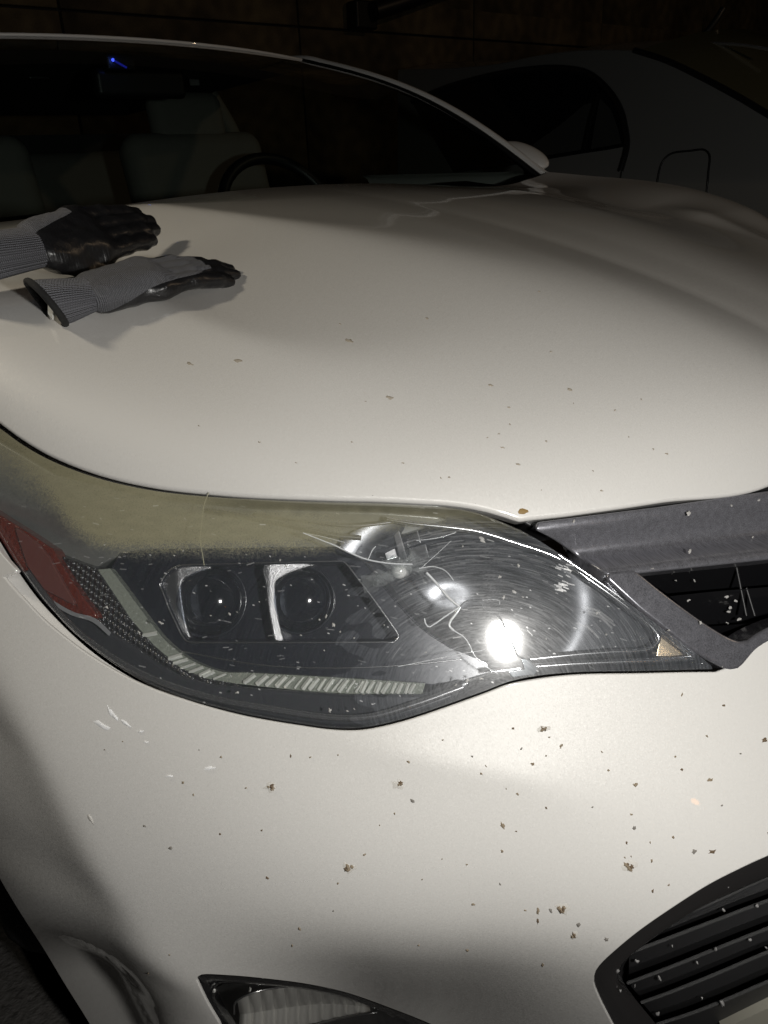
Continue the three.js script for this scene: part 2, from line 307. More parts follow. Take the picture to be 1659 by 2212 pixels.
// ---------------------------------------------------------------- bits shared by the lamp, the grille and the intake
// a ruled skin between two rows of 3-D points
function skin(A, B, { rows = 1, bulge = 0, flip = false } = {}) {
  const n = A.length, P = [], T = [], I = [];
  let L = 0;
  for (let i = 0; i < n; i++) {
    if (i) L += A[i].distanceTo(A[i - 1]);
    for (let k = 0; k <= rows; k++) { const p = A[i].clone().lerp(B[i], k / rows); if (bulge) p.addScaledVector(bulge, Math.sin(Math.PI * k / rows)); P.push(p.x, p.y, p.z); T.push(L, A[i].distanceTo(B[i]) * k / rows); }
  }
  for (let i = 0; i < n - 1; i++) for (let k = 0; k < rows; k++) { const a = i * (rows + 1) + k, b = a + rows + 1; flip ? I.push(a, a + 1, b, b, a + 1, b + 1) : I.push(a, b, a + 1, b, b + 1, a + 1); }
  const g = new THREE.BufferGeometry(); g.setAttribute('position', new THREE.Float32BufferAttribute(P, 3)); g.setAttribute('uv', new THREE.Float32BufferAttribute(T, 2)); g.setIndex(I); g.computeVertexNormals(); return g;
}
// a bar of four skins between a front and a back outline pair
function bar(A, B, thick) {                            // A, B: two edges of its face; thick: vector to its back
  const A2 = A.map((p) => p.clone().add(thick)), B2 = B.map((p) => p.clone().add(thick));
  return mergeGeometries([skin(A, B), skin(B, B2), skin(B2, A2), skin(A2, A)].map((g) => g));
}
const ring = (poly, off0, poly2, off1) => { const A = bodyPts(poly, off0), B = bodyPts(poly2, off1); A.push(A[0].clone()); B.push(B[0].clone()); return skin(A, B, { rows: 2 }); };
const inward = (px, py) => bodyN(hitBody(px, py)).multiplyScalar(-1);

const grit = dataTex(256, 256, (x, y) => { const v = 0.5 + 0.28 * n2(x * 0.09, y * 0.09) + 0.22 * n2(x * 0.31 + 40, y * 0.31) + 0.25 * (rnd() - 0.5); return [v, v, v, 1]; });
const dust = dataTex(512, 512, (x, y) => { const a = 0.5 + 0.5 * n2(x * 0.03, y * 0.03), b = 0.5 + 0.5 * n2(x * 0.16, y * 0.16), c = rnd(); const v = 0.66 + 0.08 * a + 0.14 * b + (c > 0.96 ? 0.16 : c < 0.10 ? -0.22 : 0.06 * c); return [v, v, v * 1.02, 1]; }, true);
const darkChrome = phy(lin(0.36, 0.36, 0.38), 0.30, 0.55, { map: rep(dust, 8), clearcoat: 0.7, clearcoatRoughness: 0.12 });
const chrome = std(lin(0.72, 0.73, 0.75), 0.16, 1), satin = std(lin(0.55, 0.55, 0.56), 0.3, 1);
const mirrorFinish = phy(lin(0.075, 0.078, 0.085), 0.26, 0.7, { clearcoat: 0.4, clearcoatRoughness: 0.2 });
const texturedPlastic = std(lin(0.022, 0.022, 0.023), 0.38, 0, { bumpMap: rep(grit, 30), bumpScale: 0.0006 });

// ---------------------------------------------------------------- headlight
const lampUnit = new THREE.Group(); lampUnit.name = 'headlight'; car.add(lampUnit);
const sub = (name, g, m, label) => { const o = put(name, g, m, lampUnit); if (label) o.userData.label = label; return o; };
{
  const clear = phy(lin(0.95, 0.955, 0.96), 0.075, 0, { transmission: 1, thickness: 0, ior: 1.58 });
  sub('lens', panel(inset(LENS, 17), 11, onBody(0), { lip: [0.0070, 0.006, 8] }), clear);
  // housing behind the lens
  const housing = std(lin(0.020, 0.021, 0.023), 0.42), inner = inset(LENS, 16);
  sub('housing_rim', ring(inset(LENS, 3), -0.012, inner, -0.034), phy(lin(0.10, 0.10, 0.105), 0.30, 0.35, { clearcoat: 0.5, clearcoatRoughness: 0.1 }));
  sub('housing_wall', ring(inner, -0.034, inset(LENS, 22), -0.085), housing);
  sub('housing_back', panel(inset(LENS, 14), 26, onBody(-0.085)), housing);

  // dark bezel with its long window
  const navy = phy(lin(0.016, 0.018, 0.026), 0.30, 0.2, { clearcoat: 0.5, clearcoatRoughness: 0.15 });
  const WINDOW = [...flow([[345, 1262], [360, 1238], [384, 1223], [410, 1220]], 10), [520, 1217], [630, 1214], ...flow([[725, 1212], [741, 1213], [752, 1222]], 6), [806, 1293], ...flow([[853, 1359], [861, 1375], [852, 1387]], 8), [630, 1388], ...flow([[420, 1388], [402, 1384], [390, 1368]], 6), [365, 1315]];
  const BEZEL = [[243, 1226], [262, 1196], [330, 1189], [500, 1187], [725, 1184], [782, 1211], [817, 1253], [861, 1308], [914, 1361], [975, 1402], [1050, 1432], [1060, 1450], [1000, 1468], [935, 1477], [731, 1464], [560, 1455], [480, 1450], [415, 1426], [360, 1386], [300, 1311]];
  sub('bezel', panel(BEZEL, 14, onBody(-0.040), { lip: [0.0015, 0.035, 3], holes: [WINDOW] }), navy);
  sub('bezel_edge', tube(bodyPts(resample(WINDOW, 20), -0.0393), 0.0007, 5, 200, true), satin);
  sub('bezel_back', panel(inset(WINDOW, -14), 22, onBody(-0.070)), navy);
  sub('bezel_seam', tube(bodyPts(flow([[322, 1392], [420, 1412], [560, 1436], [700, 1443], [860, 1438], [1000, 1424]], 30), -0.0385), 0.0006, 5), satin);
  sub('bezel_flank', skin(bodyPts(flow([[725, 1184], [782, 1211], [817, 1253], [861, 1308], [914, 1361], [975, 1402]], 30), -0.0385), bodyPts(flow([[738, 1178], [796, 1206], [831, 1248], [875, 1303], [928, 1356], [989, 1397]], 30), -0.055), { rows: 2 }), satin);
  // upper shelf of the housing behind the yellowed band
  sub('housing_shelf', panel([[-120, 900], [0, 960], [115, 1028], [325, 1085], [550, 1105], [830, 1112], [960, 1122], [880, 1150], [725, 1180], [500, 1184], [262, 1192], [196, 1226], [112, 1192], [0, 1112], [-120, 1010]], 20, onBody((x, y) => -0.022 - 0.02 * smooth(1040, 1180, y)), { lip: [0.002, 0.03, 2] }), std(lin(0.26, 0.265, 0.25), 0.30, 0.5));

  sub('shelf_strip', tube(bodyPts(flow([[455, 1104], [540, 1118], [640, 1136], [720, 1156], [780, 1162]], 30), -0.018), 0.0022, 8), satin);
  sub('shelf_strip', tube(bodyPts(flow([[560, 1112], [680, 1128], [760, 1136], [850, 1128]], 30), -0.017), 0.0014, 8), satin);
  // projectors: chrome cup, dark glass ball
  for (const [cx, cy, r, cup] of [
    [450, 1297, 70, [[345, 1262], [360, 1238], [384, 1224], [458, 1222], [420, 1236], [396, 1246], [387, 1264], [391, 1310], [398, 1350], [408, 1384], [396, 1380], [384, 1356], [366, 1312]]],
    [648, 1295, 66, [[570, 1230], [578, 1217], [604, 1214], [690, 1213], [650, 1225], [612, 1240], [592, 1256], [593, 1300], [600, 1350], [609, 1386], [599, 1384], [590, 1350], [582, 1300], [576, 1255]]],
  ]) {
    const o = inward(cx, cy), c = hitBody(cx, cy, -0.060), scale = c.distanceTo(EYE) * HALF / 1106, R = r * scale;
    const q = new THREE.Quaternion().setFromUnitVectors(V(0, 1, 0), o.clone().negate().add(EYE.clone().sub(c).normalize()).normalize());
    const prof = []; for (let i = 0; i <= 16; i++) { const a = i / 16 * Math.PI / 2; prof.push(new THREE.Vector2(R * Math.sin(a), R * 0.62 * Math.cos(a))); } prof.push(new THREE.Vector2(R * 1.02, -0.003), new THREE.Vector2(R * 0.9, -0.01));
    const ball = new THREE.LatheGeometry(prof, 48).applyQuaternion(q).translate(c.x, c.y, c.z);
    sub('projector_lens', ball, phy(lin(0.72, 0.75, 0.80), 0.07, 0, { transmission: 1, thickness: 0, ior: 1.9 }));
    const cupIn = []; for (let i = 0; i <= 10; i++) { const a = i / 10; cupIn.push(new THREE.Vector2(R * (0.12 + 0.86 * a), -0.016 + 0.013 * a * a)); } cupIn.unshift(new THREE.Vector2(0.0001, -0.016));
    sub('projector_bowl', new THREE.LatheGeometry(cupIn, 40).applyQuaternion(q).translate(c.x, c.y, c.z), std(lin(0.10, 0.105, 0.12), 0.22, 0.8));
    const holder = []; for (const [a, b] of [[1.03, -0.004], [1.10, 0.000], [1.14, -0.004], [1.16, -0.02]]) holder.push(new THREE.Vector2(R * a, b - 0.002));
    sub('projector_ring', new THREE.LatheGeometry(holder, 48).applyQuaternion(q).translate(c.x, c.y, c.z), navy);
    sub('projector_shroud', panel(flow(cup, 60, true), 9, onBody((x, y) => -0.046 - 0.0001 * Math.max(0, x - cx + r)), { lip: [0.002, 0.018, 4] }), std(lin(0.26, 0.26, 0.265), 0.30, 0.9, { bumpMap: rep(grit, 26), bumpScale: 0.0002 }));
  }
  // light guide: an L-shaped strip of pale ribbed plastic
  const guide = phy(lin(0.30, 0.325, 0.275), 0.22, 0, { transmission: 0.25, thickness: 0, clearcoat: 0.6, clearcoatRoughness: 0.08, bumpMap: rep(grit, 9), bumpScale: 0.0008 });
  const GU = flow([[238, 1228], [270, 1270], [300, 1311], [360, 1386], [415, 1427], [480, 1451], [531, 1453], [731, 1464], [919, 1476]], 90), GL = flow([[206, 1231], [243, 1286], [280, 1342], [328, 1396], [384, 1443], [430, 1463], [531, 1479], [731, 1497], [911, 1502]], 90);
  sub('light_guide', bar(bodyPts(GU, -0.030), bodyPts(GL, -0.026), inward(500, 1460).multiplyScalar(0.010)), guide);
  for (let i = 0; i < 30; i++) {
    const t = i < 8 ? 0.16 + 0.30 * rnd() : 0.50 + 0.49 * Math.pow((i - 7.5) / 22.5, 0.8) + 0.008 * rnd(), k = Math.min(88, Math.floor(t * 89)), f = t * 89 - k, a = [lerp(GU[k][0], GU[k + 1][0], f), lerp(GU[k][1], GU[k + 1][1], f) + 3], b = [lerp(GL[k][0], GL[k + 1][0], f), lerp(GL[k][1], GL[k + 1][1], f) - 3], w = 0.0007 + 0.0013 * rnd();
    const A = hitBody(a[0] + 4 * rnd(), a[1], -0.0288), B = hitBody(b[0] + 6 * rnd() - 2, b[1], -0.0248), n = bodyN(A), side = B.clone().sub(A).cross(n).normalize();
    const prism = mergeGeometries([skin([A.clone().addScaledVector(side, -w), B.clone().addScaledVector(side, -w)], [A.clone().addScaledVector(n, w * 1.1), B.clone().addScaledVector(n, w * 1.1)]), skin([A.clone().addScaledVector(n, w * 1.1), B.clone().addScaledVector(n, w * 1.1)], [A.clone().addScaledVector(side, w), B.clone().addScaledVector(side, w)])]);
    sub('light_guide_rib', prism, phy(lin(0.75, 0.77, 0.72), 0.08, 0.25, { clearcoat: 1, clearcoatRoughness: 0.03 }));
  }
  // dotted grey reflector and amber side marker
  const dots = dataTex(128, 128, (x, y) => { const u = x / 16, v = y / 16 + (Math.floor(x / 16) % 2) * 0.5, a = Math.hypot(u % 1 - 0.5, v % 1 - 0.5), h = clamp(1 - a * 2.2, 0, 1); return [h, h, h, 1]; });
  const REFL = [[112, 1196], [150, 1211], [193, 1226], [206, 1231], [243, 1286], [280, 1342], [328, 1396], [384, 1444], [440, 1468], [520, 1482], [440, 1478], [385, 1462], [336, 1433], [280, 1395], [238, 1362], [204, 1330], [168, 1280], [134, 1235]];
  sub('dotted_reflector', panel(REFL, 9, onBody(-0.024), { lip: [0.001, 0.02, 2] }), std(lin(0.13, 0.13, 0.135), 0.24, 0.85, { bumpMap: rep(dots, 26), bumpScale: 0.0022 }));
  sub('reflector_edge', tube(bodyPts(flow([[110, 1193], [134, 1234], [168, 1279], [204, 1330], [238, 1363], [280, 1396], [336, 1434], [385, 1463], [450, 1481]], 40), -0.0235), 0.0009, 5), chrome);
  const AMBER = [[-140, 1010], [-60, 1080], [0, 1119], [56, 1154], [109, 1189], [121, 1213], [148, 1255], [179, 1300], [206, 1333], [157, 1319], [92, 1283], [58, 1240], [28, 1203], [0, 1162], [-60, 1075], [-140, 1030]];
  sub('amber_side_marker', panel(AMBER, 9, onBody(-0.014), { lip: [0.002, 0.012, 3] }), phy(lin(0.13, 0.018, 0.007), 0.12, 0, { clearcoat: 1, clearcoatRoughness: 0.05, bumpMap: rep(grit, 6), bumpScale: 0.0015 }), 'amber reflector at the outer end of the headlight');
  sub('amber_sheen', panel([[34, 1142], [80, 1176], [104, 1205], [135, 1262], [160, 1305], [96, 1272], [60, 1222]], 9, onBody(-0.0105), { lip: [0.001, 0.002, 2] }), phy(lin(0.14, 0.045, 0.036), 0.30, 0, { clearcoat: 0.7, clearcoatRoughness: 0.12 }));  // mauve sheen over the amber is put into this panel's colour
  sub('marker_strip', skin(bodyPts(flow([[94, 1284], [157, 1321], [206, 1336], [240, 1366]], 24), -0.013), bodyPts(flow([[92, 1290], [152, 1328], [200, 1344], [236, 1374]], 24), -0.012)), std(lin(0.45, 0.46, 0.48), 0.3, 0.6));
  // lower apron below the guide
  const APRON = [[236, 1374], [280, 1400], [336, 1440], [385, 1468], [450, 1486], [560, 1496], [740, 1508], [912, 1508], [960, 1490], [1010, 1476], [970, 1505], [890, 1533], [831, 1550], [779, 1558], [723, 1559], [651, 1551], [531, 1530], [400, 1496], [300, 1452], [205, 1390], [110, 1296], [160, 1330], [204, 1350]];
  sub('apron', panel(APRON, 10, onBody(-0.020), { lip: [0.003, 0.015, 3] }), phy(lin(0.05, 0.052, 0.058), 0.26, 0.3, { clearcoat: 0.6, clearcoatRoughness: 0.12 }));
  sub('apron_streak_bead', tube(bodyPts(flow([[60, 1236], [110, 1302], [170, 1366], [250, 1424], [330, 1466], [450, 1506], [600, 1534], [720, 1550], [800, 1548], [900, 1520], [1000, 1484]], 70), -0.013), 0.0028, 10, 140), std(lin(0.42, 0.42, 0.43), 0.22, 0.9));  // bead added to give a bright streak along the lower lens edge
  // right-hand reflector bowl with its bright rim
  const BOWL = [[735, 1176], [760, 1150], [830, 1128], [930, 1132], [1031, 1152], [1111, 1180], [1206, 1216], [1278, 1266], [1350, 1318], [1405, 1366], [1415, 1385], [1400, 1396], [1242, 1408], [1145, 1416], [1080, 1430], [1020, 1424], [966, 1398], [914, 1361], [861, 1308], [817, 1253], [782, 1211]];
  sub('reflector_bowl', panel(flow(BOWL, 150, true), 11, onBody((x, y) => -0.030 - 0.040 * smooth(230, 20, Math.hypot((x - 980) * 0.75, y - 1290)))), mirrorFinish);
  const RIM = flow([[836, 1122], [891, 1131], [960, 1138], [1031, 1148], [1111, 1172], [1206, 1206], [1278, 1256], [1350, 1308], [1408, 1356], [1422, 1380], [1404, 1400], [1320, 1408], [1242, 1414], [1145, 1424]], 120);
  const shine = std(lin(0.85, 0.86, 0.88), 0.20, 1);
  sub('bowl_rim', tube(bodyPts(RIM, -0.016), 0.0022, 8, 160), shine);
  sub('lens_bead', tube(bodyPts(flow([[1060, 1452], [1145, 1441], [1242, 1434], [1350, 1429], [1440, 1425], [1497, 1421]], 40), -0.010), 0.0022, 8), shine);
  sub('lens_bead', tube(bodyPts(flow([[1206, 1198], [1300, 1262], [1380, 1322], [1440, 1372], [1497, 1419]], 40), -0.009), 0.0016, 8), shine);
  sub('corner_reflector', panel([[1428, 1372], [1500, 1421], [1420, 1416]], 9, onBody((x) => -0.018 - 0.00006 * (1500 - x)), { lip: [0.001, 0.01, 2] }), std(lin(0.75, 0.62, 0.45), 0.2, 1));
  // bulb and the vertical plates of the reflector above it
  for (const [x, y, w, h, tilt, off] of [[800, 1170, 30, 70, 0.5, -0.050], [836, 1168, 26, 84, 0.1, -0.046], [862, 1172, 16, 92, -0.15, -0.040], [890, 1160, 34, 36, -0.4, -0.044], [905, 1195, 40, 30, -0.25, -0.046], [770, 1180, 26, 46, 0.75, -0.055]]) {
    const c = hitBody(x, y, off), s = c.distanceTo(EYE) * HALF / 1106, q = new THREE.Quaternion().setFromUnitVectors(V(0, 0, 1), bodyN(c)).multiply(new THREE.Quaternion().setFromAxisAngle(V(0, 1, 0), tilt));
    sub('reflector_plate', new RoundedBoxGeometry(w * s, h * s, 0.002, 2, 0.0009).applyQuaternion(q).translate(c.x, c.y, c.z), std(lin(0.85, 0.85, 0.86), 0.28, 1));
  }
  { const c = hitBody(868, 1232, -0.046), g = new THREE.CapsuleGeometry(0.0065, 0.010, 6, 16).rotateZ(1.2).rotateY(0.5).translate(c.x, c.y, c.z); sub('bulb', g, phy(lin(0.85, 0.85, 0.83), 0.08, 0.1, { clearcoat: 1, clearcoatRoughness: 0.02 })); }
  // shards of broken plastic round the bulb
  const shard = phy(lin(0.86, 0.88, 0.88), 0.07, 0, { transmission: 0.88, thickness: 0, ior: 1.55 });
  for (let i = 0; i < 20; i++) {
    const cx = 800 + 140 * rnd(), cy = 1195 + 66 * rnd(), pts = []; const n = 3 + Math.floor(rnd() * 3), R = 10 + 22 * rnd(), st = 0.4 + 0.6 * rnd(), ph = rnd() * 6;
    for (let k = 0; k < n; k++) { const a = ph + k / n * 6.283 + 0.5 * rnd(); pts.push(hitBody(cx + R * Math.cos(a), cy + R * st * Math.sin(a), -0.014 - 0.022 * rnd())); }
    const P = []; for (let k = 1; k < n - 1; k++) for (const p of [pts[0], pts[k], pts[k + 1]]) P.push(p.x, p.y, p.z);
    const g = new THREE.BufferGeometry(); g.setAttribute('position', new THREE.Float32BufferAttribute(P, 3)); g.setAttribute('uv', new THREE.Float32BufferAttribute(new Array(P.length / 3 * 2).fill(0), 2)); g.computeVertexNormals();
    sub('plastic_shard', g, shard);
  }
  // cracks in the lens
  const crackMat = phy(lin(0.62, 0.64, 0.66), 0.22, 0, { clearcoat: 1, clearcoatRoughness: 0.05 }), darkCrack = std(lin(0.05, 0.055, 0.06), 0.4);
  for (const [pts, r, m] of [
    [[[921, 1237], [930, 1246], [947, 1265], [971, 1293], [993, 1311]], 0.0011, crackMat],
    [[[993, 1311], [1005, 1300], [1027, 1297], [1040, 1304], [1047, 1317], [1063, 1324], [1079, 1333], [1090, 1354], [1103, 1381], [1112, 1402], [1119, 1417], [1139, 1425], [1152, 1436], [1161, 1446]], 0.0006, darkCrack],
    [[[994, 1312], [985, 1326], [973, 1342], [971, 1352], [980, 1362]], 0.0010, crackMat],
    [[[980, 1362], [1003, 1377], [1015, 1395], [1023, 1413], [1047, 1438], [1075, 1455]], 0.0005, crackMat],
    [[[993, 1311], [960, 1333], [940, 1347], [926, 1354], [919, 1346], [917, 1336]], 0.0006, crackMat],
    [[[655, 1151], [690, 1165], [723, 1178], [760, 1196], [795, 1209], [843, 1217], [891, 1219]], 0.0007, crackMat],
    [[[655, 1151], [700, 1160], [745, 1172]], 0.0004, crackMat], [[[905, 1228], [935, 1224], [962, 1233], [980, 1254]], 0.0004, crackMat],
    [[[451, 1064], [441, 1090], [436, 1130], [432, 1165], [437, 1195], [441, 1221]], 0.0004, std(lin(0.30, 0.29, 0.20), 0.4)],
    [[[1041, 1296], [1079, 1298], [1079, 1306]], 0.0002, crackMat], [[[860, 1440], [1000, 1412], [1047, 1404]], 0.0003, crackMat], [[[899, 1168], [950, 1161], [985, 1150]], 0.0003, crackMat],
    [[[795, 1209], [806, 1186], [812, 1180]], 0.0004, crackMat], [[[911, 1226], [940, 1200], [975, 1168]], 0.0002, crackMat],
  ]) sub('lens_crack', tube(bodyPts(flow(pts, pts.length * 5), 0.0004), r, 5, pts.length * 8), m);
  sub('broken_corner', panel([[1128, 1424], [1143, 1425], [1162, 1444], [1155, 1456], [1130, 1459], [1108, 1462], [1100, 1452], [1134, 1446]], 7, onBody(0.0008), { lip: [0.0006, 0.001, 2] }), phy(lin(0.05, 0.06, 0.07), 0.1, 0.3, { clearcoat: 1 }), 'chipped out corner of the clear lens');
  // shiny chips sanded off the bowl side and flakes stuck on the lens
  const flakeMat = std(lin(0.42, 0.41, 0.39), 0.6);
  const flakes = [[1042, 1166, 12], [1120, 1222, 8], [1080, 1246, 7], [1088, 1290, 8], [1110, 1278, 9], [348, 1346, 9], [720, 1350, 9], [705, 1331, 7], [690, 1338, 5], [735, 1365, 4], [218, 1121, 6], [400, 1121, 5], [225, 1177, 4], [376, 1200, 5], [395, 1190, 4], [496, 1326, 7], [512, 1322, 4], [618, 1222, 6], [605, 1210, 5], [300, 1366, 6], [230, 1311, 8], [512, 1496, 7], [712, 1534, 9], [750, 1536, 5], [765, 1532, 4], [455, 1330, 4], [560, 1300, 3], [650, 1372, 4], [700, 1405, 4], [765, 1378, 5], [830, 1350, 4], [1290, 1324, 7], [1560, 1440, 3], [1130, 1290, 4], [1000, 1180, 4], [1310, 1370, 5], [1180, 1380, 4], [920, 1410, 4], [1010, 1470, 9], [1040, 1466, 7], [985, 1480, 6]];
  for (const [x, y, r] of flakes) sub('stuck_flake', splat(x, y, r * 0.55, onBody(0.0004), 0.0006), flakeMat);
}

// ---------------------------------------------------------------- weathered skin of the lens: yellowed haze and sanding scratches
{
  const U0 = 0.20, U1 = 0.96, Y0 = 0.58, Y1 = 0.94, W = 2048, H = 1024;
  const cv = document.createElement('canvas'); cv.width = W; cv.height = H; const cx = cv.getContext('2d');
  const low = pchip([-120, -50, 40, 110, 165, 215, 300, 500, 700, 760, 860, 1000, 1100, 1250], [940, 985, 1035, 1090, 1150, 1178, 1188, 1187, 1184, 1166, 1138, 1132, 1140, 1150]);
  const thick = pchip([-120, 0, 250, 600, 760, 900, 1020, 1120, 1250], [0.42, 0.50, 0.64, 0.58, 0.44, 0.38, 0.26, 0.13, 0.05]);
  const img = cx.createImageData(W, H);
  // where a spot of the lens lies relative to the features measured above (a coarse table, then interpolated)
  const GX = 128, GY = 64, tab = []; for (let j = 0; j <= GY; j++) for (let i = 0; i <= GX; i++) { const th = lerp(U0, U1, i / GX) / 0.8, y = lerp(Y0, Y1, j / GY), r = bodyR(th, y); tab.push(toPx(V(AX - r * Math.sin(th), y, AZ + r * Math.cos(th)))); }
  const at = (u, v) => { const x = clamp(u * GX, 0, GX - 1e-6), y = clamp(v * GY, 0, GY - 1e-6), i = Math.floor(x), j = Math.floor(y), f = x - i, g = y - j, a = tab[j * (GX + 1) + i], b = tab[j * (GX + 1) + i + 1], c = tab[(j + 1) * (GX + 1) + i], d = tab[(j + 1) * (GX + 1) + i + 1]; return [0, 1].map((k) => lerp(lerp(a[k], b[k], f), lerp(c[k], d[k], f), g)); };
  for (let y = 0; y < H; y++) for (let x = 0; x < W; x++) {
    const u = (x + 0.5) / W, v = 1 - (y + 0.5) / H, [px, py] = at(u, v), o = (y * W + x) * 4;
    const soft = px < 200 ? lerp(70, 24, smooth(0, 200, px)) : 22, edge = low(px) + 4 * n2(px * 0.012, py * 0.03) + 3 * n2(px * 0.06, py * 0.1);
    let k = 1 - smooth(-soft, soft, py - edge + 30 * (rnd() - 0.5) * (soft / 20));
    const grain = 0.92 + 0.05 * n2(px * 0.015, py * 0.05) + 0.04 * n2(px * 0.11, py * 0.16) + 0.12 * (rnd() - 0.5);
    const top = 1 - 0.42 * smooth(330, 560, px) * (1 - smooth(1092, 1118, py + 5 * n2(px * 0.02, 3)));  // top band's darker look under the light is put into the haze alpha
    let a = k * thick(px) * grain * top;
    const sr = Math.hypot((px - 1040) / 1.15, (py - 1500) / 0.95), sanded = px > 780 + 90 * n2(px * 0.01, py * 0.02) ? 1 : 0.25;   // hand-sanded area; its grey light scatter is put into the veil alpha
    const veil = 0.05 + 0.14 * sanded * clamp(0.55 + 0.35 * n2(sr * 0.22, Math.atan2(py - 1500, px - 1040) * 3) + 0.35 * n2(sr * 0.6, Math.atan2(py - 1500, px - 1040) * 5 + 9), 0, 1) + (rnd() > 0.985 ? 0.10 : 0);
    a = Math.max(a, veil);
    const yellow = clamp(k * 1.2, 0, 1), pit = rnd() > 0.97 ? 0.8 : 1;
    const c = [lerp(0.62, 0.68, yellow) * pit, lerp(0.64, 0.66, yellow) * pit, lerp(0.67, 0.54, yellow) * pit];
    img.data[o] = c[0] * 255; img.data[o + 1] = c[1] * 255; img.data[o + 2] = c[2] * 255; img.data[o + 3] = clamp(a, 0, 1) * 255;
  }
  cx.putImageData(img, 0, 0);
  const tex = (px, py) => { const p = hitBody(px, py), q = bodyUV(p); return [(q[0] - U0) / (U1 - U0) * W, (1 - (q[1] - Y0) / (Y1 - Y0)) * H]; };
  const line = (pts, w, al, tone = 235) => { cx.strokeStyle = `rgba(${tone},${tone},${tone},${al})`; cx.lineWidth = w; cx.lineCap = 'round'; cx.beginPath(); pts.forEach((p, i) => { const t = tex(p[0], p[1]); i ? cx.lineTo(t[0], t[1]) : cx.moveTo(t[0], t[1]); }); cx.stroke(); };
  // swirls from sanding, centred near the lower edge of the bowl
  for (let i = 0; i < 900; i++) {
    const R = 70 + 380 * Math.sqrt(rnd()), a0 = -Math.PI * (0.02 + 0.96 * rnd()), da = 0.04 + 0.22 * rnd(), pts = [];
    for (let k = 0; k <= 4; k++) { const a = a0 + da * k / 4; pts.push([1040 + R * 1.15 * Math.cos(a), 1500 + R * 0.95 * Math.sin(a)]); }
    if (pts.some((p) => p[1] < 1120 || p[0] < 840 || p[0] > 1500 || p[1] > 1460)) continue;
    line(pts, 0.8 + 0.8 * rnd(), 0.04 + 0.10 * rnd() * rnd());
  }
  for (let i = 0; i < 150; i++) { const x = 20 + 1350 * rnd(), y = 1060 + 420 * rnd(), a = -0.35 + 0.7 * rnd() + (x > 1000 ? 0.5 : 0), L = 4 + 22 * rnd() * rnd(); if (!inside(LENS, x, y)) continue; line([[x, y], [x + L * Math.cos(a), y + L * Math.sin(a)]], 0.8 + rnd(), 0.12 + 0.35 * rnd() * rnd()); }
  for (let i = 0; i < 110; i++) { const x = 180 + 1250 * rnd(), y = 1190 + 330 * rnd(); if (inside(LENS, x, y)) line([[x, y], [x + 1.5 + 3 * rnd(), y + 2 * rnd()]], 1 + 1.3 * rnd(), 0.15 + 0.4 * rnd()); }
  // greasy smears of the fingertips near the tip
  for (const [x, y, L] of [[1262, 1310, 60], [1266, 1318, 58], [1270, 1324, 50], [1245, 1345, 46]]) line([[x, y], [x + L * 0.5, y + 8], [x + L, y + 30]], 3.5, 0.16, 190);
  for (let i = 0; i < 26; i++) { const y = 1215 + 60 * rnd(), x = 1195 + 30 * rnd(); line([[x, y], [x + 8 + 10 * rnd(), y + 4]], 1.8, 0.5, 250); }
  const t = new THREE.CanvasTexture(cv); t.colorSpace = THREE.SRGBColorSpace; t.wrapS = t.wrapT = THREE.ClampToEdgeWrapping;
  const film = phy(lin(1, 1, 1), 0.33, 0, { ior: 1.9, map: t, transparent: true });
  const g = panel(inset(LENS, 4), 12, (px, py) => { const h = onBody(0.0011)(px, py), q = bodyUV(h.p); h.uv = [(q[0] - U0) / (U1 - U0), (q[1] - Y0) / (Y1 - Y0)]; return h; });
  sub('weathered_film', g, film, 'yellowed haze and sanding scratches on the lens');
}

